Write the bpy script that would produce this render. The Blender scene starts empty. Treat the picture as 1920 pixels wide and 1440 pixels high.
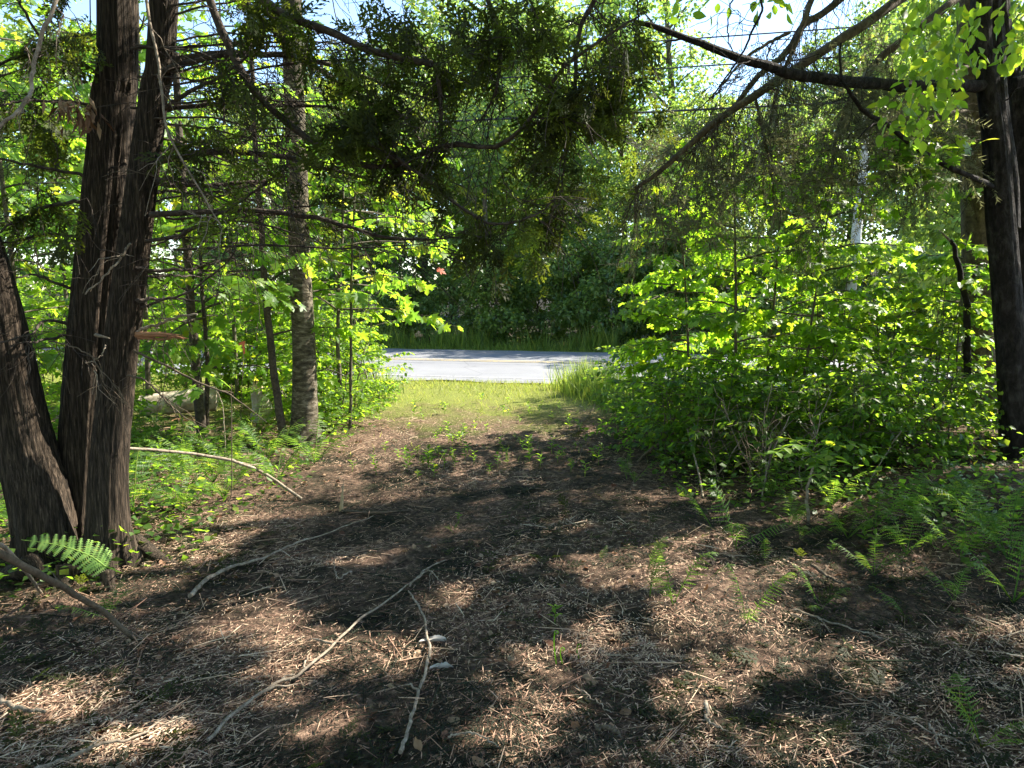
import bpy, math, random
import numpy as np
from mathutils import Vector, Matrix

R = np.random.default_rng(11)
random.seed(11)
PI = math.pi

# ------------------------------------------------------------------ camera, light
SC = bpy.context.scene
COL = SC.collection
F, HOR, CAMH = 1400.0, 547.0, 1.6
PITCH = math.atan((720 - HOR) / F)
cam = bpy.data.objects.new('camera', bpy.data.cameras.new('camera'))
cam.data.sensor_width = 36; cam.data.lens = F / 1920 * 36
cam.data.clip_start = 0.05; cam.data.clip_end = 900
cam.location = (0, 0, CAMH); cam.rotation_euler = (PI / 2 - PITCH, 0, 0)
COL.objects.link(cam); SC.camera = cam

SUN_EL, SUN_AZ = math.radians(43), math.radians(64)
S = np.array([math.sin(SUN_AZ) * math.cos(SUN_EL), math.cos(SUN_AZ) * math.cos(SUN_EL), math.sin(SUN_EL)])
sun = bpy.data.objects.new('sun', bpy.data.lights.new('sun', 'SUN'))
sun.data.energy = 5.0; sun.data.angle = math.radians(0.55); sun.data.color = (1.0, 0.93, 0.80)
sun.rotation_euler = Vector(S).to_track_quat('Z', 'Y').to_euler()
COL.objects.link(sun)
W = bpy.data.worlds.new('World'); SC.world = W; W.use_nodes = True
wn = W.node_tree
sky = wn.nodes.new('ShaderNodeTexSky'); sky.sky_type = 'NISHITA'; sky.sun_disc = False
sky.sun_elevation = SUN_EL; sky.sun_rotation = SUN_AZ; sky.air_density = 1.0; sky.dust_density = 0.3; sky.ozone_density = 2.0
wn.nodes['Background'].inputs['Strength'].default_value = 0.12
wn.links.new(sky.outputs[0], wn.nodes['Background'].inputs['Color'])
SC.view_settings.view_transform = 'Standard'; SC.view_settings.look = 'None'
SC.view_settings.gamma = 1.0; SC.view_settings.use_curve_mapping = False
SC.view_settings.exposure = 1.92
cy = SC.cycles
cy.max_bounces = 6; cy.diffuse_bounces = 4; cy.glossy_bounces = 2; cy.transmission_bounces = 3
cy.transparent_max_bounces = 4; cy.use_denoising = True; cy.sample_clamp_indirect = 8
cy.caustics_reflective = False; cy.caustics_refractive = False

# ------------------------------------------------------------------ pixel helpers (photo is 1920 x 1440)
cp, sp = math.cos(PITCH), math.sin(PITCH)
def ray(px, py):
    u, v = (px - 960) / F, (720 - py) / F
    return np.array([u, cp + v * sp, -sp + v * cp])
def at(px, py, Y):
    d = ray(px, py)
    return np.array([0, 0, CAMH]) + d * (Y / d[1])
def wr(px, Y):                     # pixels -> metres at a distance
    return px / F * Y

_lat = np.random.default_rng(3).random((256, 256))
def vnoise(x, y):
    x = np.asarray(x, float); y = np.asarray(y, float)
    xi = np.floor(x).astype(int); yi = np.floor(y).astype(int); fx = x - xi; fy = y - yi
    fx = fx * fx * (3 - 2 * fx); fy = fy * fy * (3 - 2 * fy)
    a = _lat[xi & 255, yi & 255]; b = _lat[(xi + 1) & 255, yi & 255]
    c = _lat[xi & 255, (yi + 1) & 255]; d = _lat[(xi + 1) & 255, (yi + 1) & 255]
    return (a * (1 - fx) + b * fx) * (1 - fy) + (c * (1 - fx) + d * fx) * fy - 0.5
def fbm(x, y, o=4):
    s = 0
    for i in range(o):
        s = s + vnoise(x * 2 ** i + 17 * i, y * 2 ** i + 9 * i) / 2 ** i
    return s
RDIR = math.radians(-13)
rd = np.array([math.cos(RDIR), math.sin(RDIR)]); rn = np.array([-rd[1], rd[0]])
RN0, RN1 = 12.75, 19.75            # road edges measured along rn from the camera
def gh(x, y):
    x = np.asarray(x, float); y = np.asarray(y, float)
    q = x * rn[0] + y * rn[1]
    flat = np.clip((RN0 - 0.2 - q) / 2.5, 0, 1)
    near = 0.05 * fbm(x * 0.9, y * 0.9, 3) + 0.03 * fbm(x * 4, y * 4, 3) + .022 * fbm(x * 14, y * 14, 2) * np.clip((9 - y) / 3, 0, 1)
    bank = 0.22 * np.clip((x - 1.6) / 2.0, 0, 1) ** 1.5
    inside = np.where((q > RN0 - 0.12) & (q < RN1 + 0.12), -0.03, 0)
    far = np.clip((q - RN1 - 1.0) / 2.5, 0, 1)
    hill = 0.11 * np.clip(q - 27, 0, 60) * np.clip((x + 6) / 20, 0.25, 1) - 0.25 * np.clip((q - RN1 - .4) / 1.2, 0, 1) + 0.35 * np.clip((q - RN1 - 2) / 3, 0, 1)
    return (near + bank) * flat + inside + far * 0.12 * fbm(x * 0.5, y * 0.5, 3) + hill
def gp(px, py, up=0.0):
    d = ray(px, py); t = CAMH / -d[2]
    for _ in range(6):
        p = np.array([0, 0, CAMH]) + d * t
        z = float(gh(p[0], p[1])) + up
        t = (CAMH - z) / -d[2]
    return np.array([0, 0, CAMH]) + d * t
def gz(x, y, up=0.0):
    return np.array([x, y, float(gh(x, y)) + up])

# ------------------------------------------------------------------ mesh core
class G:
    def __init__(s): s.V = []; s.Fs = {}; s.r = []; s.n = 0
    def add(s, v, f, r=0.5):
        v = np.asarray(v, np.float32).reshape(-1, 3); f = np.asarray(f, np.int64)
        s.V.append(v); s.Fs.setdefault(f.shape[1], []).append(f + s.n)
        s.r.append(np.full(len(v), r, np.float32) if np.isscalar(r) else np.asarray(r, np.float32))
        s.n += len(v)
    def scatter(s, pv, pf, M, T, r):
        if len(T) == 0: return
        n, k = len(T), len(pv)
        v = np.einsum('nij,kj->nki', M, pv) + T[:, None, :]
        f = (pf[None] + (np.arange(n) * k)[:, None, None]).reshape(-1, pf.shape[1])
        s.add(v.reshape(-1, 3), f, np.repeat(np.asarray(r, np.float32), k))
    def mesh(s, name, mat, smooth=False):
        me = bpy.data.meshes.new(name)
        V = np.concatenate(s.V); r = np.concatenate(s.r)
        ks = sorted(s.Fs); loops = []; tot = []
        for k in ks:
            f = np.concatenate(s.Fs[k]); loops.append(f.ravel()); tot.append(np.full(len(f), k))
        loops = np.concatenate(loops); tot = np.concatenate(tot)
        st = np.concatenate([[0], np.cumsum(tot)[:-1]])
        me.vertices.add(len(V)); me.vertices.foreach_set('co', V.ravel())
        me.loops.add(len(loops)); me.loops.foreach_set('vertex_index', loops.astype(np.int32))
        me.polygons.add(len(tot)); me.polygons.foreach_set('loop_start', st.astype(np.int32))
        me.polygons.foreach_set('loop_total', tot.astype(np.int32))
        if smooth: me.polygons.foreach_set('use_smooth', np.ones(len(tot), bool))
        a = me.attributes.new('r', 'FLOAT', 'POINT'); a.data.foreach_set('value', r)
        me.update(calc_edges=True); me.materials.append(mat)
        return me
    def build(s, name, mat, parent=None, kind=None, smooth=False):
        if s.n == 0: return None
        return link(name, s.mesh(name, mat, smooth), parent, kind)
def link(name, data, parent=None, kind=None):
    o = bpy.data.objects.new(name, data); COL.objects.link(o)
    if parent is not None: o.parent = parent
    if kind: o['kind'] = kind
    return o
def tag(o, label, cat, group=None):
    o['label'] = label; o['category'] = cat
    if group: o['group'] = group
    return o
def thing(name, label, cat, group=None):
    return tag(link(name, None), label, cat, group)     # children are laid out in world coordinates

def norm(a): return a / np.maximum(np.linalg.norm(a, axis=-1, keepdims=True), 1e-9)
def frames(d, up, size):
    """columns: x along d, z nearest to up; size (n,) or (n,3)"""
    d = norm(d); y = norm(np.cross(up, d)); z = np.cross(d, y)
    M = np.stack([d, y, z], -1)
    size = np.asarray(size)
    return M * (size[:, None, None] if size.ndim == 1 else size[:, None, :])
def resample(P, n):
    P = np.asarray(P, float)
    if len(P) > 2:                                       # Catmull-Rom
        Q = np.vstack([2 * P[0] - P[1], P, 2 * P[-1] - P[-2]]); out = []
        m = max(2, int(n / (len(P) - 1)) + 1)
        for i in range(1, len(Q) - 2):
            t = np.linspace(0, 1, m, endpoint=False)[:, None]
            a, b, c, d = Q[i - 1], Q[i], Q[i + 1], Q[i + 2]
            out.append(0.5 * (2 * b + (c - a) * t + (2 * a - 5 * b + 4 * c - d) * t ** 2 + (3 * b - a - 3 * c + d) * t ** 3))
        return np.vstack(out + [P[-1:]])
    t = np.linspace(0, 1, n)[:, None]
    return P[0] * (1 - t) + P[1] * t
def tube(g, P, rad, sides=6, rough=0.0, r=0.5, disp=None, cap=True):
    P = np.asarray(P, float); n = len(P)
    rad = np.interp(np.linspace(0, 1, n), np.linspace(0, 1, len(rad)), rad) if np.ndim(rad) else np.full(n, rad)
    T = norm(np.gradient(P, axis=0))
    ref = np.array([0, 0, 1.0]) if abs(T[0][2]) < 0.8 else np.array([1.0, 0, 0])
    A = norm(np.cross(T, ref)); B = np.cross(T, A)
    th = np.linspace(0, 2 * PI, sides, endpoint=False)
    rr = rad[:, None] * np.ones((n, sides))
    if rough: rr = rr * (1 + rough * (R.random((n, sides)) - .5) * 2)
    if disp is not None: rr = rr * disp(th, P, rr)
    V = P[:, None] + rr[..., None] * (np.cos(th)[None, :, None] * A[:, None] + np.sin(th)[None, :, None] * B[:, None])
    i = np.arange(n - 1)[:, None] * sides; j = np.arange(sides)[None]; k = (j + 1) % sides
    f = np.stack([i + j, i + k, i + sides + k, i + sides + j], -1).reshape(-1, 4)
    g.add(V.reshape(-1, 3), f, r)
    if cap:
        V2 = np.vstack([V[-1], P[-1:] + T[-1:] * rad[-1] * .3])
        g.add(V2, np.array([[a, (a + 1) % sides, sides] for a in range(sides)]), r)
        V3 = np.vstack([V[0], P[:1] - T[:1] * rad[0] * .15])
        g.add(V3, np.array([[(a + 1) % sides, a, sides] for a in range(sides)]), r)
def wob(P, a):
    P = P.copy(); n = len(P); w = np.cumsum(R.normal(0, 1, (n, 3)), 0)
    w -= np.linspace(0, 1, n)[:, None] * w[-1]
    return P + w * a / math.sqrt(n)

# ------------------------------------------------------------------ materials
def newmat(name):
    m = bpy.data.materials.new(name); m.use_nodes = True; nt = m.node_tree
    b = nt.nodes['Principled BSDF']; return m, nt, b
def ramp(nt, fac, stops):
    n = nt.nodes.new('ShaderNodeValToRGB'); e = n.color_ramp.elements
    e[0].position, e[0].color = stops[0][0], (*stops[0][1], 1); e[1].position, e[1].color = stops[-1][0], (*stops[-1][1], 1)
    for p, c in stops[1:-1]:
        x = e.new(p); x.color = (*c, 1)
    nt.links.new(fac, n.inputs[0]); return n.outputs[0]
def noise(nt, scale, detail=6, rough=0.6, stretch=(1, 1, 1), dist=0.0):
    tc = nt.nodes.new('ShaderNodeTexCoord'); mp = nt.nodes.new('ShaderNodeMapping'); mp.inputs['Scale'].default_value = stretch
    n = nt.nodes.new('ShaderNodeTexNoise'); n.inputs['Scale'].default_value = scale; n.inputs['Detail'].default_value = detail
    n.inputs['Roughness'].default_value = rough; n.inputs['Distortion'].default_value = dist
    nt.links.new(tc.outputs['Object'], mp.inputs[0]); nt.links.new(mp.outputs[0], n.inputs['Vector']); return n.outputs[0]
def bump(nt, b, h, s, d=0.02):
    n = nt.nodes.new('ShaderNodeBump'); n.inputs['Strength'].default_value = s; n.inputs['Distance'].default_value = d
    nt.links.new(h, n.inputs['Height']); nt.links.new(n.outputs[0], b.inputs['Normal'])
def mth(nt, op, a, b=None, v=None):
    n = nt.nodes.new('ShaderNodeMath'); n.operation = op; nt.links.new(a, n.inputs[0])
    if b is not None: nt.links.new(b, n.inputs[1])
    if v is not None: n.inputs[1].default_value = v
    return n.outputs[0]
def mixc(nt, f, a, b):
    n = nt.nodes.new('ShaderNodeMix'); n.data_type = 'RGBA'; nt.links.new(f, n.inputs[0])
    nt.links.new(a, n.inputs[6]); nt.links.new(b, n.inputs[7]); return n.outputs[2]
def rattr(nt, obj=True):
    a = nt.nodes.new('ShaderNodeAttribute'); a.attribute_name = 'r'; o = a.outputs['Fac']
    if obj:
        i = nt.nodes.new('ShaderNodeObjectInfo'); o = mth(nt, 'FRACT', mth(nt, 'ADD', o, i.outputs['Random']))
    return o
def leafmat(name, stops, tstops, tfac=0.5, rough=0.5, spec=0.35, objr=False):
    m, nt, b = newmat(name); r = rattr(nt, objr)
    b.inputs['Roughness'].default_value = rough; b.inputs['Specular IOR Level'].default_value = spec
    nt.links.new(ramp(nt, r, stops), b.inputs['Base Color'])
    t = nt.nodes.new('ShaderNodeBsdfTranslucent'); nt.links.new(ramp(nt, r, tstops), t.inputs[0])
    x = nt.nodes.new('ShaderNodeMixShader'); x.inputs[0].default_value = tfac
    nt.links.new(b.outputs[0], x.inputs[1]); nt.links.new(t.outputs[0], x.inputs[2])
    nt.links.new(x.outputs[0], nt.nodes['Material Output'].inputs[0]); return m
def g3(a, k): return tuple(c * k for c in a)
def two(c, lo=.6, hi=1.25, warm=0.0):
    return [(0, g3(c, lo)), (.5, c), (.9, (min(1, c[0] * (hi + .25 + warm)), min(1, c[1] * hi), c[2] * hi)), (1, (c[0] * (hi + .7), c[1] * hi, c[2] * .9))]
M = {}
M['maple'] = leafmat('maple_leaf', two((.065, .15, .018)), [(0, (.26, .50, .05)), (.3, (.34, .60, .04)), (.6, (.44, .70, .04)), (.9, (.60, .78, .05)), (1, (.75, .72, .06))], .54, .45, .35, True)
M['maple_r'] = leafmat('maple_leaf_green', two((.055, .14, .016)), two((.46, .78, .04)), .56, .45, .35, True)
M['hazel'] = leafmat('hazel_leaf', two((.06, .13, .022)), two((.46, .74, .04)), .53, .45, .4, True)
M['under'] = leafmat('understory_leaf', two((.05, .115, .02)), two((.36, .64, .04)), .52, .5, .35, True)
M['far'] = leafmat('roadside_leaf', two((.11, .175, .05), .5, 1.5), two((.38, .58, .08), .6, 1.3), .45, .38, .6)
M['far_dark'] = leafmat('woodland_leaf', two((.10, .165, .055), .5, 1.5), two((.34, .54, .08), .6, 1.3), .45, .38, .6)
M['poplar'] = leafmat('poplar_leaf', two((.10, .18, .05)), two((.42, .66, .10)), .52, .5, .4)
M['cedar'] = leafmat('cedar_spray', [(0, (.02, .024, .012)), (.55, (.035, .042, .016)), (.85, (.06, .075, .02)), (1, (.10, .13, .03))], [(0, (.08, .09, .015)), (.55, (.20, .25, .02)), (.85, (.38, .50, .04)), (1, (.50, .68, .05))], .42, .6, .2)
M['spruce'] = leafmat('spruce_needle', [(0, (.06, .065, .035)), (.45, (.13, .125, .08)), (.75, (.24, .22, .15)), (1, (.36, .34, .24))], [(0, (.10, .12, .04)), (1, (.32, .32, .14))], .35, .7, .15)
M['spruce_g'] = leafmat('spruce_needle_green', two((.03, .06, .03)), two((.06, .12, .04)), .25, .6, .2)
M['fern'] = leafmat('fern_frond', two((.065, .14, .028)), two((.28, .50, .05)), .5, .5, .3, True)
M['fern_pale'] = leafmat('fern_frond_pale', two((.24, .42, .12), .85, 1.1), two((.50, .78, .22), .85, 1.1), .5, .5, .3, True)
M['grass'] = leafmat('grass_blade', two((.09, .14, .03)), two((.50, .70, .10)), .45, .5, .3)
M['grass_y'] = leafmat('verge_grass', [(0, (.12, .17, .03)), (.5, (.22, .25, .06)), (1, (.40, .36, .14))], [(0, (.34, .48, .05)), (1, (.60, .58, .12))], .45, .5, .3)
M['seed'] = leafmat('seedling_leaf', two((.08, .17, .02)), two((.42, .70, .04)), .52, .5, .3, True)
M['red'] = leafmat('red_leaf', [(0, (.45, .07, .03)), (1, (.5, .12, .04))], [(0, (.6, .1, .03)), (1, (.6, .15, .03))], .5)
M['dryleaf'] = leafmat('dry_leaf', [(0, (.10, .045, .03)), (.5, (.22, .12, .07)), (1, (.40, .29, .19))], [(0, (.15, .06, .02)), (1, (.3, .18, .08))], .2, .7, .2)

def barkmat(name, stops, scale, stretch, bs=.6, bd=.02, rough=.9, second=None):
    m, nt, b = newmat(name); n = noise(nt, scale, 8, .65, stretch, .3)
    c = ramp(nt, n, stops)
    if second is not None:
        n2 = noise(nt, second[0], 4, .6, second[1]); mk = ramp(nt, n2, [(second[2], (0, 0, 0)), (second[2] + .08, (1, 1, 1))])
        rgb = nt.nodes.new('ShaderNodeRGB'); rgb.outputs[0].default_value = (*second[3], 1)
        c = mixc(nt, mk, c, rgb.outputs[0])
    nt.links.new(c, b.inputs['Base Color']); b.inputs['Roughness'].default_value = rough
    b.inputs['Specular IOR Level'].default_value = .2
    bump(nt, b, n, bs, bd); return m
M['bark_cedar'] = barkmat('cedar_bark', [(.3, (.010, .008, .006)), (.48, (.032, .024, .017)), (.62, (.095, .07, .05)), (.8, (.27, .21, .16))], 9, (11, 11, .6), 1, .02)
M['bark_branch'] = barkmat('cedar_branch_bark', [(.3, (.03, .024, .02)), (.7, (.12, .095, .075))], 30, (1, 1, 1), .7)
M['bark_grey'] = barkmat('grey_bark', [(.32, (.03, .024, .017)), (.5, (.10, .083, .058)), (.72, (.30, .26, .20))], 12, (1, 1, 2.6), .8, .02, second=(14, (1, 1, 4), .60, (.05, .045, .035)))
M['bark_sap'] = barkmat('sapling_bark', [(.3, (.05, .042, .03)), (.7, (.17, .145, .11))], 20, (1, 1, .6), .5)
M['bark_dark'] = barkmat('flaky_dark_bark', [(.32, (.008, .007, .007)), (.5, (.026, .021, .020)), (.78, (.09, .08, .075))], 11, (1.6, 1.6, .8), 1, .05)
M['bark_spruce'] = barkmat('spruce_bark', [(.3, (.04, .03, .018)), (.55, (.12, .09, .055)), (.8, (.22, .19, .11))], 16, (1.3, 1.3, 1), .9, .02)
M['bark_white'] = barkmat('white_bark', [(.3, (.35, .34, .33)), (.6, (.62, .61, .60))], 6, (1, 1, 3), .3, second=(5, (1, 1, 5), .62, (.06, .05, .05)))
M['bark_log'] = barkmat('log_bark', [(.3, (.18, .15, .11)), (.5, (.38, .33, .26)), (.75, (.60, .55, .45))], 9, (1, 1, 1), .8, .02, second=(16, (1, 1, 1), .62, (.06, .045, .03)))
M['wood'] = barkmat('pale_split_wood', [(.3, (.34, .23, .12)), (.7, (.62, .47, .29))], 14, (1, 1, .2), .4)
M['wood_red'] = barkmat('torn_cedar_wood', [(.3, (.20, .09, .05)), (.7, (.45, .24, .13))], 14, (.3, 1, 1), .5)
M['stick'] = barkmat('bare_stick_bark', [(.3, (.09, .068, .048)), (.5, (.25, .20, .15)), (.75, (.44, .38, .30))], 26, (1, 1, 1), .5)
M['stick_dark'] = barkmat('brown_stick_bark', [(.3, (.05, .038, .026)), (.7, (.17, .13, .09))], 26, (1, 1, 1), .5)
def flatmat(name, c, rough=.6):
    m, nt, b = newmat(name); n = noise(nt, 20, 3); k = ramp(nt, n, [(.3, g3(c, .8)), (.7, g3(c, 1.1))])
    nt.links.new(k, b.inputs['Base Color']); b.inputs['Roughness'].default_value = rough; return m
M['cable'] = flatmat('black_cable', (.03, .03, .03)); M['ribbon'] = flatmat('orange_ribbon', (.75, .16, .08)); M['pale'] = flatmat('bleached_bark', (.42, .39, .35))

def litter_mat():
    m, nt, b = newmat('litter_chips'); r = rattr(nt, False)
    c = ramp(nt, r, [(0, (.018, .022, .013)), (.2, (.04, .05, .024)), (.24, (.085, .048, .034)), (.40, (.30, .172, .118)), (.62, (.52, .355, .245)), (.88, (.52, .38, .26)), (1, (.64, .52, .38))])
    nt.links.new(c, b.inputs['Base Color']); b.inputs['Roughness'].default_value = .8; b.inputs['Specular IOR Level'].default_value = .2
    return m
M['litter'] = litter_mat()
def ground_mat():
    m, nt, b = newmat('forest_floor')
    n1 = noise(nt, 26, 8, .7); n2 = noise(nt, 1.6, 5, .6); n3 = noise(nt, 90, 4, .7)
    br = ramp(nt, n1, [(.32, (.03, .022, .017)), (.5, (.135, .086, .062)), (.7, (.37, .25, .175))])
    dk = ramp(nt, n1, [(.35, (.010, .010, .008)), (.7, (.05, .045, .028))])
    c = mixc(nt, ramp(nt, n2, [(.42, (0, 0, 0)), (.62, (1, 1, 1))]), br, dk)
    gr = ramp(nt, n3, [(.35, (.10, .10, .03)), (.55, (.20, .23, .05)), (.75, (.32, .29, .11))])
    geo = nt.nodes.new('ShaderNodeNewGeometry'); sx = nt.nodes.new('ShaderNodeSeparateXYZ'); nt.links.new(geo.outputs['Position'], sx.inputs[0])
    yy = mth(nt, 'ADD', sx.outputs['Y'], mth(nt, 'MULTIPLY', n2, v=5.0))
    mr = nt.nodes.new('ShaderNodeMapRange'); mr.inputs[1].default_value = 10.8; mr.inputs[2].default_value = 13.2; nt.links.new(yy, mr.inputs[0])
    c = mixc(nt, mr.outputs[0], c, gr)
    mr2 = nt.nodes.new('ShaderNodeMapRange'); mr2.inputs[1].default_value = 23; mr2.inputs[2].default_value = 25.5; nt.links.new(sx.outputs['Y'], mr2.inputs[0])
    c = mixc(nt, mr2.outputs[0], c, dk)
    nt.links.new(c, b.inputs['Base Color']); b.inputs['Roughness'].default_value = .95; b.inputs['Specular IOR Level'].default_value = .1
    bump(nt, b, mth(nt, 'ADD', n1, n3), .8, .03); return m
M['ground'] = ground_mat()
def road_mat():
    m, nt, b = newmat('worn_asphalt'); n1 = noise(nt, 140, 3, .7); n2 = noise(nt, .9, 5, .6); n3 = noise(nt, 1.2, 5, .6, (.12, 3, 1))
    c = ramp(nt, n1, [(.3, (.14, .143, .155)), (.7, (.25, .255, .27))])
    c2 = ramp(nt, n2, [(.3, (.15, .152, .165)), (.7, (.25, .25, .26))])
    c = mixc(nt, ramp(nt, n3, [(.3, (.2, .2, .2)), (.7, (.7, .7, .7))]), c, c2)
    # a network of narrow tarry cracks
    v = nt.nodes.new('ShaderNodeTexVoronoi'); v.feature = 'DISTANCE_TO_EDGE'; v.inputs['Scale'].default_value = .55
    tc = nt.nodes.new('ShaderNodeTexCoord'); nt.links.new(tc.outputs['Object'], v.inputs['Vector'])
    rgb = nt.nodes.new('ShaderNodeRGB'); rgb.outputs[0].default_value = (.05, .05, .055, 1)
    c = mixc(nt, ramp(nt, v.outputs['Distance'], [(.0, (.6, .6, .6)), (.006, (0, 0, 0))]), c, rgb.outputs[0])
    nt.links.new(c, b.inputs['Base Color']); b.inputs['Roughness'].default_value = .62; bump(nt, b, n1, .5, .006); return m
M['road'] = road_mat()
def paint_mat(name, col):
    m, nt, b = newmat(name); n = noise(nt, 30, 6, .7)
    nt.links.new(ramp(nt, n, [(.45, (.2, .2, .2)), (.62, col), (.9, col)]), b.inputs['Base Color']); b.inputs['Roughness'].default_value = .7; return m
M['white'] = paint_mat('white_road_paint', (.7, .7, .7)); M['yellow'] = paint_mat('yellow_road_paint', (.62, .45, .12))

# ------------------------------------------------------------------ setting
def build_ground():
    a = np.linspace(-1, 1, 410); xs = 9 * a + 151 * np.sign(a) * np.abs(a) ** 7
    b = np.linspace(0, 1, 500); ys = -6 + 24 * b + 6 * b ** 3 + 150 * b ** 9
    b2 = np.linspace(-40, -6, 12)[:-1]; ys = np.concatenate([b2, ys])
    X, Y = np.meshgrid(xs, ys); Z = gh(X, Y)
    g = G(); nx, ny = len(xs), len(ys)
    i = np.arange(ny - 1)[:, None] * nx; j = np.arange(nx - 1)[None]
    f = np.stack([i + j, i + j + 1, i + nx + j + 1, i + nx + j], -1).reshape(-1, 4)
    g.add(np.stack([X, Y, Z], -1).reshape(-1, 3), f)
    o = g.build('ground', M['ground'], None, 'structure', True)
build_ground()
def strip(name, q0, q1, z, mat, wav=0.0, s0=-90, s1=90, n=400, nq=8):
    g = G(); s = np.linspace(s0, s1, n); q = np.linspace(0, 1, nq)
    Sx, Q = np.meshgrid(s, q)
    e0 = q0 + wav * vnoise(Sx * 2.1, Sx * 0 + 5) + wav * .6 * vnoise(Sx * 7, Sx * 0 + 8); e1 = q1 + wav * vnoise(Sx * 2.3, Sx * 0 + 31)
    QQ = e0 + (e1 - e0) * Q
    P = rd[None, None] * Sx[..., None] + rn[None, None] * QQ[..., None]
    crown = z + 0.05 * (1 - ((QQ - (RN0 + RN1) / 2) / 3.6) ** 2)
    V = np.concatenate([P, crown[..., None]], -1)
    i = np.arange(nq - 1)[:, None] * n; j = np.arange(n - 1)[None]
    f = np.stack([i + j, i + j + 1, i + n + j + 1, i + n + j], -1).reshape(-1, 4)
    g.add(V.reshape(-1, 3), f); return g.build(name, mat, None, 'structure', True)
road = strip('road', RN0, RN1, 0.0, M['road'], .3)
for nm, q0, q1, mt in (('road_edge_line', 13.3, 13.38, 'white'), ('road_edge_line', 19.2, 19.31, 'white'),
                       ('road_centre_line', 16.05, 16.17, 'yellow'), ('road_centre_line', 16.32, 16.44, 'yellow')):
    o = strip(nm, q0, q1, 0.005, M[mt], 0, nq=2); o.parent = road

# ------------------------------------------------------------------ leaf shapes (x along, y across, z normal; length 1)
def fan(outline, z=lambda x, y: 0):
    o = np.array(outline, float); c = np.array([[.32, 0]]); P = np.vstack([c, o])
    v = np.column_stack([P, [z(x, y) for x, y in P]])
    n = len(o); f = np.array([[0, 1 + i, 1 + (i + 1) % n] for i in range(n)]); return v, f
half = [(0, .0), (-.08, .20), (.03, .24), (.05, .46), (.20, .40), (.30, .24), (.42, .50), (.60, .58), (.60, .40), (.52, .15), (.72, .26), (.80, .12)]
mout = [(0, 0)] + half[1:] + [(1.0, 0)] + [(x, -y) for x, y in reversed(half[1:])]
mapleV, mapleF = fan(mout, lambda x, y: .10 * abs(y) - .28 * max(x, 0) ** 2 - .2 * y * y)
h2 = [(0, 0), (.02, .42), (.28, .24), (.55, .58), (.54, .16), (.78, .2)]
maple2V, maple2F = fan(h2 + [(1., 0)] + [(x, -y) for x, y in reversed(h2[1:])], lambda x, y: .10 * abs(y) - .28 * max(x, 0) ** 2 - .2 * y * y)
oval2V, oval2F = fan([(0, 0), (.3, .3), (.75, .22), (1, 0), (.75, -.22), (.3, -.3)], lambda x, y: .25 * abs(y) - .15 * x * x)
oh = [(.12, .16), (.35, .30), (.62, .27), (.85, .12)]
ovalV, ovalF = fan([(0, 0)] + oh + [(1, 0)] + [(x, -y) for x, y in reversed(oh)], lambda x, y: .25 * abs(y) - .15 * x * x)
dV = np.array([[0, 0, 0], [.45, .33, .06], [1, 0, -.12], [.45, -.33, .06]]); dF = np.array([[0, 1, 2], [0, 2, 3]])
lanceV = np.array([[0, 0, 0], [.4, .14, .03], [1, 0, -.15], [.4, -.14, .03]]); lanceF = dF
def make_cedar_spray():
    V = []; Fc = []
    def rh(p, d, L, w):
        d = np.array(d) / np.linalg.norm(d); n = np.array([-d[1], d[0], 0]); b = len(V); z = random.uniform(-.06, .06)
        V.extend([p, p + d * L * .45 + n * w, p + d * L + np.array([0, 0, z]), p + d * L * .45 - n * w]); Fc.extend([[b, b + 1, b + 2], [b, b + 2, b + 3]])
    for i in range(8):
        x = .08 + i * .115; sgn = 1 if i % 2 else -1
        p = np.array([x, 0, -.12 * x * x]); a = math.radians(random.uniform(32, 48)) * sgn; L = .42 * (1 - .45 * abs(x - .35))
        rh(p, (math.cos(a), math.sin(a), 0), L, .05)
        for k in range(2):
            q = p + np.array([math.cos(a), math.sin(a), 0]) * L * (.35 + .28 * k); a2 = a + math.radians(38) * (1 if k else -1)
            rh(q, (math.cos(a2), math.sin(a2), 0), L * .42, .048)
    rh(np.array([0., 0, 0]), (1, 0, -.1), 1.0, .018)
    return np.array(V), np.array(Fc)
def make_spruce_twig():
    V = []; Fc = []
    for i in range(22):
        x = .03 + i * .043; p = np.array([x, 0, -.2 * x * x]); a = random.uniform(0, 2 * PI); L = random.uniform(.07, .17)
        d = np.array([.55, math.cos(a) * .8, math.sin(a) * .8 - .2]); d /= np.linalg.norm(d); n = np.cross(d, [0.3, .1, 1]); n = n / np.linalg.norm(n) * .015
        b = len(V); V.extend([p - n, p + n, p + d * L]); Fc.append([b, b + 1, b + 2])
    for s in ((0, .008, 0), (0, 0, .008)):
        s = np.array(s); b = len(V); V.extend([-s, s, np.array([1, 0, -.2])]); Fc.append([b, b + 1, b + 2])
    return np.array(V), np.array(Fc)
CED = [make_cedar_spray() for _ in range(3)]; SPR = [make_spruce_twig() for _ in range(3)]

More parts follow.
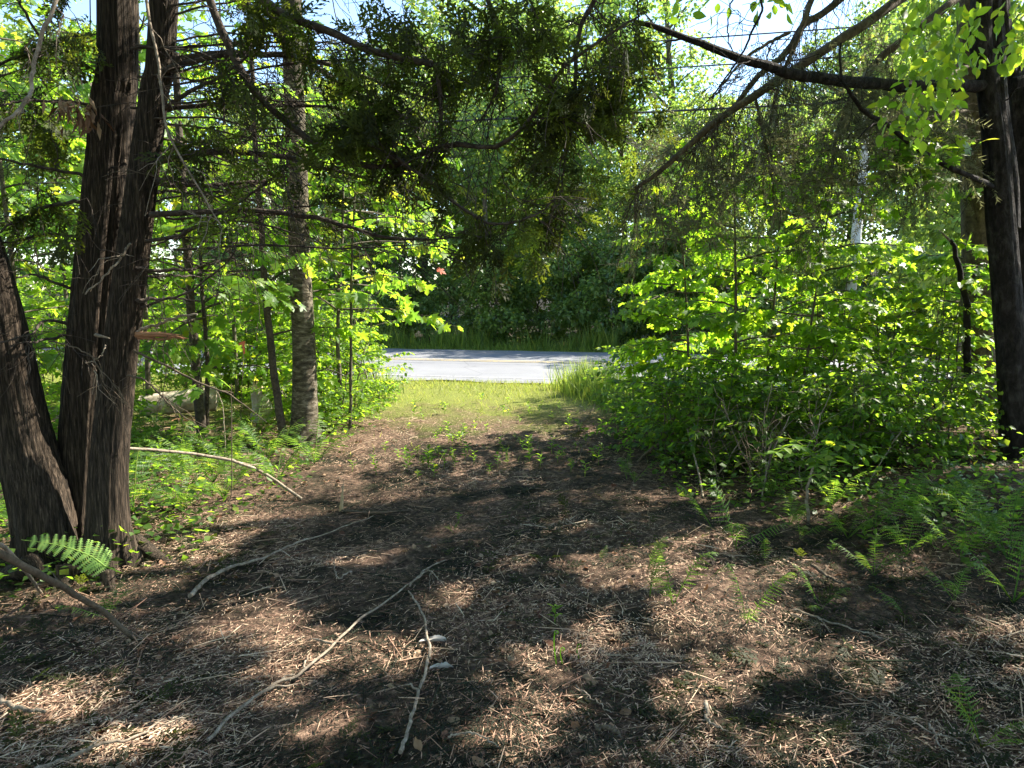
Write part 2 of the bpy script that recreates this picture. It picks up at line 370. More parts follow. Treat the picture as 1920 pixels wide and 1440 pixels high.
def leaf_objects(parent, mesh_list, pos, Mx, n, name='leaf'):
    for i in range(n):
        o = bpy.data.objects.new(name, mesh_list[i % len(mesh_list)]); COL.objects.link(o); o.parent = parent
        m = Matrix.Identity(4)
        for a in range(3):
            for b in range(3): m[a][b] = Mx[i, a, b]
            m[a][3] = pos[i, a]
        o.matrix_local = m
def proto_mesh(name, v, f, mat, r=.5):
    g = G(); g.add(v, f, r); return g.mesh(name, mat)
LM = {}
for k in ('maple', 'maple_r'): LM[k] = [proto_mesh('maple_leaf', mapleV * s, mapleF, M[k], .1 * i) for i, s in enumerate(([1, 1, 1], [1, .9, 1.5], [.95, 1.05, .6]))]
for k in ('hazel', 'under', 'seed'): LM[k] = [proto_mesh('oval_leaf', ovalV * s, ovalF, M[k], .1 * i) for i, s in enumerate(([1, 1, 1], [1, .85, 1.4]))]

# ------------------------------------------------------------------ woody plants with tiers of leaves
def sapling(name, label, cat, stems, leaf='maple', lsize=.09, z0=.3, reach=.9, nb=14, per=34, nobj=60, group=None, bark='bark_sap',
            rise=.25, taper=True, sub=4, flat=.5, brad=.006, lod=False, profile=None, cull=None, sway=.02):
    """stems: list of (points, radii). Leaves sit in near-level tiers on side branches."""
    t = thing(name, label, cat, group)
    for P, rad in stems:
        g = G(); P = wob(resample(P, 26), sway); tube(g, P, rad, 9, .05); g.build('trunk' if rad[0] > .03 else 'stem', M[bark], t, smooth=True)
        stems_z = P[:, 2]
        H = len(P)
        for b in range(nb):
            ft = z0 + (1 - z0) * (b + R.random()) / nb; i = min(H - 2, int(ft * (H - 1))); p0 = P[i]
            az = b * 2.4 + R.normal(0, .5)
            k = (profile(ft) if profile else math.sin(PI * min(1, .25 + .75 * (ft - z0) / (1 - z0 + 1e-6))) ** .6)
            L = reach * (.35 + .65 * k) * R.uniform(.7, 1.15)
            d = np.array([math.cos(az), math.sin(az), rise + R.normal(0, .12)])
            s = np.linspace(0, 1, 7)[:, None]
            B = p0 + d * L * s + np.array([0, 0, -.28 * L]) * s ** 2; B = wob(B, .03 * L)
            g = G(); tube(g, B, [brad * (1 + L), brad * .4], 4, 0, cap=False)
            pos = []; dr = []
            for q in range(sub * 2 + 1):
                f = .22 + .78 * q / (sub * 2); c = B[min(6, int(f * 6))] * (1 - (f * 6) % 1) + B[min(6, int(f * 6) + 1)] * ((f * 6) % 1)
                bd = norm(B[-1] - B[0]); sd = np.cross(bd, [0, 0, 1]) * (1 if q % 2 else -1)
                td = norm(bd * .8 + sd * R.uniform(.4, 1.1) + np.array([0, 0, R.normal(0, .15)])) if q < sub * 2 else bd
                tl = L * R.uniform(.2, .42) * (1.1 - .5 * f)
                e = c + td * tl + np.array([0, 0, -.1 * tl])
                tube(g, [c, e], [brad * .45, brad * .25], 3, 0, cap=False)
                m = max(2, int(per / (sub * 2 + 1)))
                for w in range(m):
                    u = R.uniform(.25, 1.05); pos.append(c + (e - c) * u + R.normal(0, lsize * .35, 3) * [1, 1, .45])
                    a = R.uniform(-1.2, 1.2); dd = td * math.cos(a) + np.cross(td, [0, 0, 1]) * math.sin(a); dr.append(dd + np.array([0, 0, R.uniform(-.95, .0)]))
            g.build('branch', M[bark], t)
            sap_leaves.append((np.array(pos), np.array(dr)))
    pos = np.concatenate([a for a, _ in sap_leaves]); dr = np.concatenate([a for _, a in sap_leaves]); sap_leaves.clear()
    if cull is not None:
        kq = cull(pos); pos, dr = pos[kq], dr[kq]
    up = norm(np.array([0, 0, 1.0]) + R.normal(0, flat, pos.shape)); sz = lsize * R.uniform(.42, 1.4, len(pos))
    Mx = frames(dr, up, sz)
    order = np.argsort(pos[:, 1]); pos, Mx = pos[order], Mx[order]
    nobj = min(nobj, len(pos)); leaf_objects(t, LM[leaf], pos, Mx, nobj)
    pv, pf = (maple2V, maple2F) if leaf.startswith('maple') else (oval2V, oval2F)
    if lod: pv, pf = dV, dF
    if len(pos) > nobj:
        g = G(); g.scatter(pv, pf, Mx[nobj:], pos[nobj:], R.random(len(pos) - nobj)); g.build('leaves', M[leaf], t, 'stuff')
    return t
sap_leaves = []

# ------------------------------------------------------------------ far trees: prototypes, then copies
def clump_crown(g, blobs, n, lsize, pv=dV, pf=dF, flat=.6):
    w = np.array([b[3] * b[4] * b[5] for b in blobs]) ** .7; idx = R.choice(len(blobs), n, p=w / w.sum()); B = np.array(blobs)[idx]
    d = norm(R.normal(0, 1, (n, 3))); rr = R.random(n) ** .33 * .35 + .68
    pos = B[:, :3] + d * B[:, 3:] * rr[:, None] * (1 + .22 * np.sin(d[:, :1] * 9 + B[:, :1] * 7) * np.cos(d[:, 1:2] * 8 + B[:, 2:3] * 5))
    out = norm(d * np.array([1, 1, .4]) + R.normal(0, .6, (n, 3)) + np.array([0, 0, -.35]))
    up = norm(np.array([0, 0, 1.0]) + d * .5 + R.normal(0, flat, (n, 3)))
    g.scatter(pv, pf, frames(out, up, lsize * R.uniform(.6, 1.3, n)), pos, R.random(n))
def tree_proto(h, rw, z0, nblob, n, lsize, trunk_r, seed, droop=0):
    global R
    keep = R; R = np.random.default_rng(seed); blobs = []; limbs = G()
    for i in range(nblob):
        f = (i + .5) / nblob; z = z0 + (h - z0) * f; a = i * 2.4 + R.normal(0, .3)
        prof = math.sin(PI * min(1, .22 + .78 * (1 - f))) ** .7 if droop == 0 else (1 - f) ** .8
        q = rw * prof * R.uniform(.35, .85); br = rw * R.uniform(.22, .42) * (.6 + .4 * prof)
        c = np.array([math.cos(a) * q, math.sin(a) * q, z]); blobs.append((*c, br * 1.15, br * 1.15, br * .62))
        tube(limbs, resample([[0, 0, max(.2, z - q * .7)], c * [.5, .5, 0] + [0, 0, z - q * .25], c], 6), [trunk_r * .35, .012], 5)
    tr = G(); tube(tr, wob(resample([[0, 0, -.3], [0, 0, h * .5], [0, 0, h * .96]], 18), .12), [trunk_r * 1.25, trunk_r, trunk_r * .6, .02], 9, .06)
    cr = G(); clump_crown(cr, blobs, n, lsize); R = keep
    return tr, limbs, cr
def proto(h, rw, z0, nblob, n, ls, trr, seed, leafm, barkm, droop=0):
    tr, lb, cr = tree_proto(h, rw, z0, nblob, n, ls, trr, seed, droop)
    return [('trunk', tr.mesh('trunk', M[barkm], True)), ('limbs', lb.mesh('limbs', M[barkm])), ('crown', cr.mesh('crown', M[leafm]))]
PR = {
 'broad': proto(9, 2.6, 1.2, 30, 17000, .17, .13, 1, 'far', 'bark_sap'),
 'broad2': proto(11, 2.8, 1.5, 34, 19000, .17, .15, 2, 'far_dark', 'bark_sap'),
 'shrub': proto(3.6, 1.7, .2, 16, 9000, .13, .04, 3, 'far', 'bark_sap'),
 'shrub2': proto(3.0, 1.6, .15, 14, 8000, .12, .04, 4, 'far_dark', 'bark_sap'),
 'poplar': proto(15, 2.0, 1.5, 44, 13000, .15, .13, 5, 'poplar', 'bark_grey'),
 'dark': proto(14, 3.2, 1.8, 40, 20000, .2, .17, 6, 'far_dark', 'bark_sap'),
}
def plant_tree(kind, px, Y, h, name, label, cat, rot=None, wide=1.0, group=None):
    base = {'broad': 9, 'broad2': 11, 'shrub': 3.6, 'shrub2': 3.0, 'poplar': 15, 'dark': 14}[kind]
    x = (px - 960) / F * Y; k = h / base
    t = tag(link(name, None), label, cat, group)
    t.location = gz(x, Y); t.rotation_euler = (R.normal(0, .03), R.normal(0, .03), R.uniform(0, 6.28) if rot is None else rot); t.scale = (k * wide, k * wide, k)
    for nm, me in PR[kind]: link(nm, me, t, 'stuff' if nm == 'limbs' else None)
    return t
BG = [ # kind, px, Y, height, name, label, cat, wide
 ('broad', -250, 25, 11, 'roadside_tree', 'round leafy tree beyond the road, farthest left of the roadside wood', 'tree', 1.0),
 ('broad2', -20, 26, 11, 'roadside_tree', 'leafy tree beyond the road, behind the gap left of the leaning cedar stem', 'tree', 1.0),
 ('broad', 200, 25.5, 10, 'roadside_tree', 'mid green tree across the road behind the cedar stems', 'tree', 1.0),
 ('broad2', 450, 26, 8.2, 'roadside_tree', 'dark green tree across the road behind the paired thin stems', 'tree', 1.0),
 ('broad', 640, 25, 8.5, 'roadside_tree', 'full green tree across the road just right of the mottled grey trunk', 'tree', 1.0),
 ('broad2', 800, 25, 8.5, 'roadside_tree', 'tall dark tree across the road above the left end of the visible asphalt', 'tree', 1.0),
 ('broad', 950, 25.5, 8, 'roadside_tree', 'tall broad tree across the road at the middle of the clearing', 'tree', 1.0),
 ('broad', 1090, 24.5, 6, 'roadside_tree', 'glossy leaved tree across the road behind the tall grass clump', 'tree', 1.0),
 ('poplar', 1175, 26, 12, 'roadside_tree', 'slender pale green tree left of the tallest airy poplar', 'tree', .9),
 ('poplar', 1265, 24, 14, 'poplar_tree', 'tall airy sunlit poplar standing against the open sky', 'tree', 1.0),
 ('broad2', 1430, 24, 7, 'roadside_tree', 'bluish green tree under the patch of open sky', 'tree', 1.1),
 ('dark', 1585, 30, 11.5, 'roadside_tree', 'dark tall tree behind the far white trunk', 'tree', 1.0),
 ('broad2', 1760, 27, 10.5, 'roadside_tree', 'shaded blue green tree seen left of the dark flaky trunk', 'tree', 1.1),
 ('dark', 1990, 28, 12, 'roadside_tree', 'dark tree beyond the road at the far right edge', 'tree', 1.0),
 ('dark', 2300, 30, 12, 'roadside_tree', 'dark tree beyond the road outside the right edge', 'tree', 1.0),
 ('broad', 1330, 21.4, 7, 'roadside_tree', 'light green tree at the far road edge just above the maple thicket', 'tree', .8),
 ('broad', 1185, 22.0, 5, 'roadside_tree', 'short light green tree at the far road edge left of the maple thicket', 'tree', .8),
 ('broad', 1800, 13.6, 7.6, 'roadside_tree', 'leafy tree added to shade the verge on the near side of the road, behind the round leaved saplings', 'tree', .8),  # added for the shade it throws on verge and road
 ('dark', 720, 33, 12, 'woodland_tree', 'dark tree of the second row above the left end of the asphalt', 'tree', 1.1),
 ('dark', 960, 33, 12.5, 'woodland_tree', 'dark tree of the second row above the middle of the clearing', 'tree', 1.1),
 ('dark', 560, 38, 11, 'woodland_tree', 'dark tree deeper in the wood behind the mottled trunk', 'tree', 1.2),
 ('dark', 240, 40, 11, 'woodland_tree', 'dark tree deeper in the wood behind the cedar stems', 'tree', 1.2),
 ('dark', -120, 40, 11, 'woodland_tree', 'dark tree deeper in the wood at the left edge', 'tree', 1.3),
 ('dark', 850, 38, 15, 'woodland_tree', 'tall dark tree deeper in the wood above the clearing, left one', 'tree', 1.2),
 ('dark', 1060, 40, 15, 'woodland_tree', 'tall dark tree deeper in the wood above the clearing, right one', 'tree', 1.2),
 ('dark', 1290, 40, 10, 'woodland_tree', 'dark low tree deeper in the wood behind the airy poplar', 'tree', 1.2),
 ('dark', 1490, 42, 11, 'woodland_tree', 'dark tree deeper in the wood behind the drooping spruce boughs', 'tree', 1.3),
 ('dark', 1720, 42, 14, 'woodland_tree', 'dark tree deeper in the wood at the right', 'tree', 1.3),
 ('dark', 1950, 44, 15, 'woodland_tree', 'dark tree deeper in the wood behind the right hand trunks', 'tree', 1.3),
]
for k, px, Y, h, nm, lb, ct, wd in BG: plant_tree(k, px, Y, h, nm, lb, ct, wide=wd, group='trees of the wood beyond the road')
SH = [(-200, 'at the far left of the roadside edge'), (-20, 'behind the gap left of the cedar'), (140, 'behind the leaning cedar stem'), (290, 'behind the fallen log'), (430, 'behind the broken stump'), (560, 'behind the mottled grey trunk'),
      (665, 'at the left end of the tall roadside grass'), (760, 'behind the tall roadside grass'), (850, 'right of the tall roadside grass'), (930, 'behind the lowest tip of the cedar branch'), (1010, 'at the middle of the far road edge'),
      (1090, 'behind the right end of the visible asphalt'), (1170, 'behind the tall grass clump'), (1260, 'behind the maple thicket, left part'), (1370, 'behind the maple thicket, middle part'), (1500, 'below the far white trunk'), (1620, 'behind the round leaved saplings'), (1740, 'behind the broken snag'), (1880, 'behind the dark flaky trunk'), (2050, 'outside the right edge')]
for i, (px, w) in enumerate(SH):
    k = 'shrub' if i % 2 else 'shrub2'; Y0 = 22.6 - .23 * (px - 960) / F * 22 + R.uniform(-.2, .5)
    plant_tree(k, px, Y0, R.uniform(2.2, 3.6), 'roadside_shrub', 'dense leafy shrub across the road ' + w, 'shrub', wide=R.uniform(.9, 1.15), group='shrubs along the far road edge')

# unseen trees added behind and beside the viewer to shade this end of the track
for x_, y_, h_, w_ in ((-4.5, -4.2, 12, 'behind the viewer to the left'), (3.8, -4.8, 12, 'behind the viewer to the right'), (-.3, -7, 13, 'straight behind the viewer'), (-9.5, -1, 12, 'left of the viewer'), (9, -2.5, 12, 'right of the viewer'), (-8, -8, 13, 'far behind the viewer to the left'), (8, -9, 13, 'far behind the viewer to the right'), (-9.5, 4, 11, 'beyond the left edge of the view')):
    t = plant_tree('dark', 960 + x_ / y_ * F, y_, h_, 'woodland_tree', 'unseen dark leafy tree added for shade ' + w_, 'tree', group='unseen trees added for shade')
# bare trunks in the far wood
for px, Y, r_, hh, mt, lb in ((1595, 20.1, .13, 7, 'bark_white', 'far white trunk with dark marks beyond the right thicket'),
                              (905, 23.4, .09, 6, 'bark_sap', 'thin dark trunk at the shaded wood edge below the cedar tip'),
                              (1480, 24.5, .05, 5, 'bark_grey', 'slim grey trunk left of the far white trunk')):
    t = thing('far_tree', lb, 'tree'); g = G(); x = (px - 960) / F * Y; b = gz(x, Y, -.2)
    tube(g, wob(resample([b, b + [.1, 0, hh * .5], b + [.05, 0, hh]], 14), .1), [r_ * 1.2, r_, r_ * .6], 10, .04); g.build('trunk', M[mt], t, smooth=True)
    g = G(); clump_crown(g, [(x + R.normal(0, .6), Y + R.normal(0, .6), hh + R.uniform(-1.5, 1.5), .9, .9, .5) for _ in range(7)], 2500, .15); g.build('crown', M['far_dark'], t)

# ------------------------------------------------------------------ utility wires along the far verge
for i, (z, q, r_, lb) in enumerate(((8.15, 21, .02, 'topmost thin wire crossing the open sky'), (7.45, 21, .02, 'second thin wire crossing the open sky'), (6.35, 21, .03, 'lowest and thickest cable, seen left of the spruce boughs'))):
    s = np.linspace(-60, 60, 60); P = np.column_stack([rd[0] * s + rn[0] * q, rd[1] * s + rn[1] * q, z + .0004 * (s - 5) ** 2])
    g = G(); tube(g, P, r_, 5); tag(g.build('utility_wire', M['cable']), lb, 'wire', 'wires along the road')

# ------------------------------------------------------------------ spots chosen to be sunlit (ground and plants); foliage sunward of them is left out
LIT = []
def lit_px(px, py, rx, ry):
    c = gp(px, py); a = gp(px + rx, py); b = gp(px, py + ry); LIT.append((c[0], c[1], abs(a[0] - c[0]) * .82, abs(b[1] - c[1]) * .82 + .03, .5))
for q in ((430, 1145, 90, 40), (330, 1200, 60, 20), (540, 1195, 60, 24), (700, 1225, 85, 30), (520, 1275, 40, 28), (80, 1310, 90, 30), (45, 1115, 60, 35), (270, 1092, 50, 26), (700, 955, 90, 18), (960, 1245, 50, 38), (960, 1385, 60, 40),
          (1180, 1062, 140, 30), (1300, 1000, 70, 25), (1350, 1085, 70, 22), (1270, 1145, 60, 36), (1345, 1175, 90, 30), (1415, 1150, 90, 46), (1500, 1070, 70, 30), (1290, 1300, 50, 12), (1370, 1265, 50, 12), (1450, 1235, 50, 12),
          (1590, 1250, 55, 28), (1000, 1230, 50, 28), (1000, 1300, 70, 20), (1330, 1350, 60, 28), (1500, 1400, 60, 32), (1870, 1180, 50, 30), (1140, 1180, 40, 12), (1690, 1060, 40, 14), (1200, 960, 50, 10), (840, 1130, 40, 14), (230, 1400, 60, 20), (610, 1350, 40, 14),
          (620, 890, 60, 12), (770, 880, 50, 10), (905, 925, 60, 14), (1010, 895, 50, 10), (840, 1005, 50, 14), (1060, 985, 60, 14), (700, 1040, 50, 14), (960, 1050, 40, 12), (880, 850, 50, 9), (740, 930, 40, 10), (1130, 920, 40, 10), (560, 960, 40, 12)):
    lit_px(*q)
def lit_pt(p, r):
    k = p[2] / S[2]; LIT.append((p[0] - S[0] * k, p[1] - S[1] * k, r, r, r))
for z in np.arange(.2, 3.4, .25): lit_pt(np.array([-2.15 + .1 * z, 4.2, z]), .22)
for z in (1.1, 1.3, 1.5): lit_pt(np.array([-2.9, 4.1, z]), .16)
for p in (at(1300, 480, 8), at(1400, 420, 7.8), at(1480, 450, 7.6), at(1350, 620, 7.6), at(1650, 560, 7.9), at(1800, 500, 7.6), at(1220, 640, 8.4), at(1560, 620, 7.5), at(1760, 700, 6.6), at(1280, 760, 7.3), at(1200, 740, 8.5), at(1530, 850, 5.6), at(1450, 760, 7.2), at(1350, 800, 6.8), at(1620, 700, 7)): lit_pt(p, .45)
for z in (0, .1, .2, .3): lit_pt(at(120, 1030, 3.7) + [0, 0, z - .1], .3)
for p in (at(570, 640, 7.9), at(550, 400, 7.9)): lit_pt(p, .3)
LIT = np.array(LIT)
def gaps(P, e=.0):  # false for foliage that would shade a chosen sunlit spot
    k = P[:, 2] / S[2]; gx = P[:, 0] - S[0] * k; gy = P[:, 1] - S[1] * k
    wx, wy = gx + .14 * fbm(gx * 3.1 + 7, gy * 3.1, 3), gy + .13 * fbm(gx * 3.3, gy * 3.3 + 31, 3)
    keep = np.ones(len(P), bool)
    for a, b, rx, ry, _ in LIT:
        keep &= ((wx - a) / (rx + e)) ** 2 + ((wy - b) / (ry + e)) ** 2 > 1
    return keep, gx, gy
# ------------------------------------------------------------------ cedar clump
def ridged(freq, amp, seed, flare=None, lobes=5):
    def f(th, P, rr):
        Z = P[:, 2:3]; a = th[None] * freq / (2 * PI)
        # periodic noise round the trunk
        u = np.cos(th)[None] * freq / 5; v = np.sin(th)[None] * freq / 5
        n = fbm(u * 2.2 + seed + Z * .35, v * 2.2 + Z * .5 + seed * 2, 4)
        k = 1 + amp * n * 2
        if flare:
            e = np.exp(-np.maximum(Z - flare[0], 0) / flare[1])
            k = k + e * (flare[2] * (.6 + .5 * np.sin(th[None] * lobes + seed) + .2 * np.sin(th[None] * 9)))
        return k
    return f
cedar = thing('cedar_tree', 'old cedar with three dark stringy stems rising from one mossy base at left', 'tree')
def trunk_px(parent, pts, mat, sides=48, n=110, freq=22, amp=.07, seed=1, flare=None, name='trunk', top=None, lobes=5):
    """pts: (px, py, width px, Y)"""
    P = [at(a, b, d) for a, b, w, d in pts]; rad = [w / 2 / F * d for a, b, w, d in pts]
    if top is not None:
        P.append(P[-1] + np.array(top)); rad.append(rad[-1] * .6)
    P = np.array(P); m = resample(P, n)
    t0 = np.linspace(0, 1, len(P)); rr = np.interp(np.linspace(0, 1, len(m)), t0, rad)
    g = G(); tube(g, m, rr, sides, .012, disp=ridged(freq, amp, seed, flare, lobes)); return g.build(name, M[mat], parent, smooth=True), m
trunk_px(cedar, [(150, 1100, 100, 4.5), (156, 900, 92, 4.5), (172, 650, 86, 4.5), (196, 400, 80, 4.55), (212, 200, 72, 4.6), (220, 0, 64, 4.6)], 'bark_cedar', seed=2, freq=60, amp=.065, sides=96, flare=(.05, .22, .35), top=(.1, .1, 3.2))
trunk_px(cedar, [(205, 1085, 74, 4.25), (203, 900, 66, 4.25), (220, 720, 60, 4.3), (239, 560, 58, 4.3), (262, 380, 52, 4.35), (288, 180, 46, 4.4), (308, 0, 46, 4.4)], 'bark_cedar', seed=7, freq=44, amp=.065, sides=84, flare=(.03, .16, .55), top=(.3, .0, 3.0), lobes=4)
trunk_px(cedar, [(108, 1080, 116, 4.35), (80, 950, 104, 4.3), (40, 800, 96, 4.3), (6, 650, 92, 4.25), (-34, 500, 86, 4.2), (-70, 380, 80, 4.2), (-140, 100, 70, 4.2)], 'bark_cedar', seed=12, freq=60, amp=.065, sides=96, flare=(.08, .2, .3), top=(-.7, .1, 2.4))
# exposed roots
for a, b, c, d in (((245, 1010), (290, 1045), (350, 1070), .05), ((130, 1060), (125, 1090), (118, 1130), .05), ((200, 1070), (205, 1095), (212, 1120), .03), ((60, 1060), (20, 1075), (-30, 1085), .05)):
    g = G(); P = [gp(*a, .10), gp(*b, .03), gp(*c, -.03)]; tube(g, resample(P, 12), [d * 1.3, d, .012], 9, .12); g.build('root', M['bark_cedar'], cedar, smooth=True)

class Limbs:
    """a set of branch parts of one tree, with twigs and foliage hung on the nearest one"""
    def __init__(s, tree, bark, rnd_depth=.25): s.tree = tree; s.bark = bark; s.b = []
    def limb(s, pts, r0, r1, name='branch', mat=None, twigs=6, droop=.35, tl=.45, n=26, wobble=.02):
        P = np.array([at(a, b, d) for a, b, d in pts]) if len(pts[0]) == 3 and not isinstance(pts, np.ndarray) else np.array(pts)
        P = wob(resample(P, n), wobble); g = G(); tube(g, P, [r0, (r0 * 2 + r1) / 3, r1], 8, .10)
        L = np.linalg.norm(np.diff(P, axis=0), axis=1).sum(); tip = []
        for k in range(int(twigs * L * 3.2)):
            i = R.integers(2, len(P) - 1); d = norm(P[i] - P[i - 1]); q = norm(d * R.uniform(.2, .9) + R.normal(0, .7, 3) + [0, 0, -droop]); l = tl * R.uniform(.3, 1.2)
            e = wob(resample([P[i], P[i] + q * l * .5, P[i] + q * l + [0, 0, -droop * l * .6]], 7), .035); rr = r1 * R.uniform(.25, .55)
            tube(g, e, [max(rr, .0024), .0016], 4, 0, cap=False); tip.append(e[-1])
            for _ in range(R.integers(1, 4)):
                j = R.integers(2, 6); q2 = norm(q + R.normal(0, .8, 3)); tube(g, [e[j], e[j] + q2 * l * .2 + [0, 0, -.01], e[j] + q2 * l * .42 + [0, 0, -.04]], [.0022, .0014], 3, 0, cap=False)
        o = g.build(name, M[mat or s.bark], s.tree, smooth=True)
        s.b.append(dict(o=o, P=P, t=G(), f=G())); return s.b[-1]
    def hang(s, c, n, proto, size, spread, down=.9, leafr=None):
        best = min(s.b, key=lambda q: np.min(np.linalg.norm(q['P'] - c, axis=1))); i = np.argmin(np.linalg.norm(best['P'] - c, axis=1)); a = best['P'][i]
        dst = np.linalg.norm(a - c)
        if dst > .04: tube(best['t'], wob(resample([a, (a + c) / 2 + [0, 0, -.06 * dst], c + [0, 0, .03]], 8), .03), [.004, .0018], 4, 0, cap=False)
        ax = norm(R.normal(0, .45 if proto is CED else .85, 3) + np.array([0, 0, -down])); ln = size * R.uniform(1.2, 2.4); tt = R.random(n)
        pos = c + ax * (tt * ln - .3 * ln)[:, None] + R.normal(0, 1, (n, 3)) * np.array(spread) * .28
        dr = norm(ax + R.normal(0, .55, (n, 3))); up = norm(R.normal(0, 1, (n, 3)))
        k = R.integers(0, len(proto)); pv, pf = proto[k]
        hue = R.uniform(0, .6)
        best['f'].scatter(pv, pf, frames(dr, up, size * R.uniform(.6, 1.3, n)), pos, np.clip(hue + R.random(n) * .4, 0, 1) if leafr is None else leafr + R.random(n) * .2)
    def finish(s, leafmat, names=('twig', 'foliage')):
        for q in s.b:
            if q['t'].n: q['t'].build('twigs', M[s.bark], q['o'], 'stuff')
            if q['f'].n: q['f'].build('foliage', M[leafmat], q['o'], 'stuff')

CL = Limbs(cedar, 'bark_branch')
D = 4.3
def pl(pts, d0, d1): return [(a, b, d0 + (d1 - d0) * i / (len(pts) - 1)) for i, (a, b) in enumerate(pts)]
for pts, d0, d1, r0, r1, tw in (
    ([(300, 118), (400, 104), (500, 104), (600, 118), (700, 150), (820, 190)], 4.4, 4.6, .022, .006, 8),
    ([(300, 135), (360, 112), (430, 104)], 4.35, 4.4, .018, .014, 3),
    ([(380, -60), (400, 20), (425, 80), (455, 135), (505, 200), (580, 262), (655, 303), (740, 312), (800, 286), (860, 272), (930, 278), (985, 240), (1020, 190), (1060, 130), (1140, 70), (1200, 30)], 4.3, 3.9, .023, .005, 8),
    ([(440, -40), (500, 8), (547, 36), (610, 58), (690, 92), (790, 118), (812, 128), (822, 175), (826, 240), (832, 268)], 4.1, 4.0, .024, .007, 9),
    ([(455, 0), (500, 44), (555, 95), (628, 146), (700, 193), (790, 230)], 4.5, 4.7, .020, .005, 9),
    ([(290, 303), (383, 287), (470, 289), (533, 293), (573, 306), (646, 324), (719, 350), (770, 374)], 4.35, 4.6, .020, .004, 7),
    ([(280, 402), (400, 399), (480, 400), (570, 410), (640, 425), (720, 445), (800, 450), (842, 446)], 4.3, 4.4, .017, .004, 6),
    ([(290, 342), (380, 344), (460, 334), (530, 331)], 4.35, 4.8, .016, .006, 7),
    ([(265, 452), (340, 440), (400, 410), (430, 388), (500, 342), (545, 305)], 4.3, 3.9, .011, .004, 6),
    ([(290, 207), (340, 202), (470, 200), (600, 200), (645, 206)], 4.4, 4.7, .016, .005, 7),
    ([(300, 205), (350, 175), (420, 140), (470, 100)], 4.4, 4.2, .013, .006, 6),
    ([(740, 296), (766, 317), (810, 350), (865, 394), (926, 423), (974, 415), (1010, 397), (1040, 372)], 4.0, 3.9, .010, .003, 6),
    ([(280, 362), (340, 361), (420, 368)], 4.35, 4.6, .010, .004, 6),
    ([(255, 502), (330, 500), (375, 499)], 4.25, 4.5, .012, .005, 3),
    ([(262, 518), (330, 517), (380, 520)], 4.3, 4.7, .008, .004, 3),
    ([(250, 562), (300, 562), (375, 565)], 4.25, 4.4, .011, .004, 3),
    ([(250, 580), (300, 566), (360, 540), (430, 480), (445, 430)], 4.3, 4.1, .008, .003, 5),
    ([(700, 190), (760, 230), (800, 300), (820, 330)], 4.6, 4.4, .012, .005, 9),
    ([(900, -30), (940, 60), (935, 150), (900, 230)], 4.2, 4.1, .014, .005, 9),
    ([(1130, -30), (1090, 60), (1080, 160), (1065, 270), (1050, 380)], 4.3, 4.2, .014, .004, 9),
    ([(170, 62), (130, 72), (60, 98), (-10, 130)], 4.5, 4.3, .016, .006, 8),
    ([(170, 335), (100, 318), (30, 300), (-40, 290)], 4.5, 4.2, .010, .005, 7),
    ([(160, 446), (90, 440), (30, 452), (-30, 470)], 4.5, 4.3, .009, .004, 6),
    ([(160, 378), (100, 382), (40, 410), (-10, 440)], 4.5, 4.2, .012, .005, 6),
    ([(180, 200), (90, 190), (0, 200)], 4.5, 4.1, .009, .005, 7),
    ([(150, 545), (90, 525), (30, 520)], 4.5, 4.2, .010, .004, 5),
    ([(148, 620), (95, 600), (60, 625), (-5, 645)], 4.5, 4.0, .009, .004, 5),
    ([(145, 628), (90, 632), (20, 650)], 4.5, 4.1, .009, .004, 4),
    ([(170, 130), (100, 80), (40, 10), (0, -30)], 4.5, 4.2, .009, .005, 7)):
    CL.limb(pl(pts, d0, d1), r0, r1, twigs=tw)
for k_ in range(26):
    x0_, y0_ = R.uniform(240, 330), R.uniform(-20, 480); L_ = R.uniform(160, 520); sl = R.uniform(-.25, .35); CL.limb(pl([(x0_, y0_), (x0_ + L_ * .35, y0_ + L_ * sl * .3 - 8), (x0_ + L_ * .7, y0_ + L_ * sl * .7), (x0_ + L_, y0_ + L_ * sl + R.uniform(-10, 40))], 4.35, R.uniform(3.9, 5.0)), .007, .002, twigs=3.5)
for pts, d0, d1, r0, r1, mt in (
    ([(258, 622), (300, 606), (370, 590)], 4.25, 4.2, .010, .005, 'stick'),
    ([(252, 658), (310, 682), (370, 715), (430, 735), (500, 792)], 4.25, 4.1, .008, .003, 'stick_dark'),
    ([(240, 705), (275, 715), (320, 760), (380, 800)], 4.2, 4.0, .006, .002, 'stick_dark'),
    ([(245, 460), (225, 490), (200, 515), (160, 552)], 4.05, 3.9, .006, .004, 'stick'),
    ([(196, 648), (185, 665), (160, 680)], 4.1, 4.0, .004, .002, 'stick'),
    ([(272, -30), (283, 40), (300, 130), (312, 190), (325, 255), (360, 320), (395, 390), (416, 425)], 3.9, 3.7, .008, .003, 'stick'),
    ([(330, 258), (318, 300), (303, 340), (300, 372)], 3.85, 3.8, .005, .002, 'stick_dark'),
    ([(108, -20), (70, 70), (50, 150), (30, 200), (-15, 250)], 3.0, 2.8, .008, .006, 'stick'),
    ([(95, 640), (150, 655), (190, 690), (240, 760)], 4.0, 3.9, .004, .002, 'stick_dark')):
    CL.limb(pl(pts, d0, d1), r0, r1, name='dead_branch', mat=mt, twigs=2.2, tl=.3)
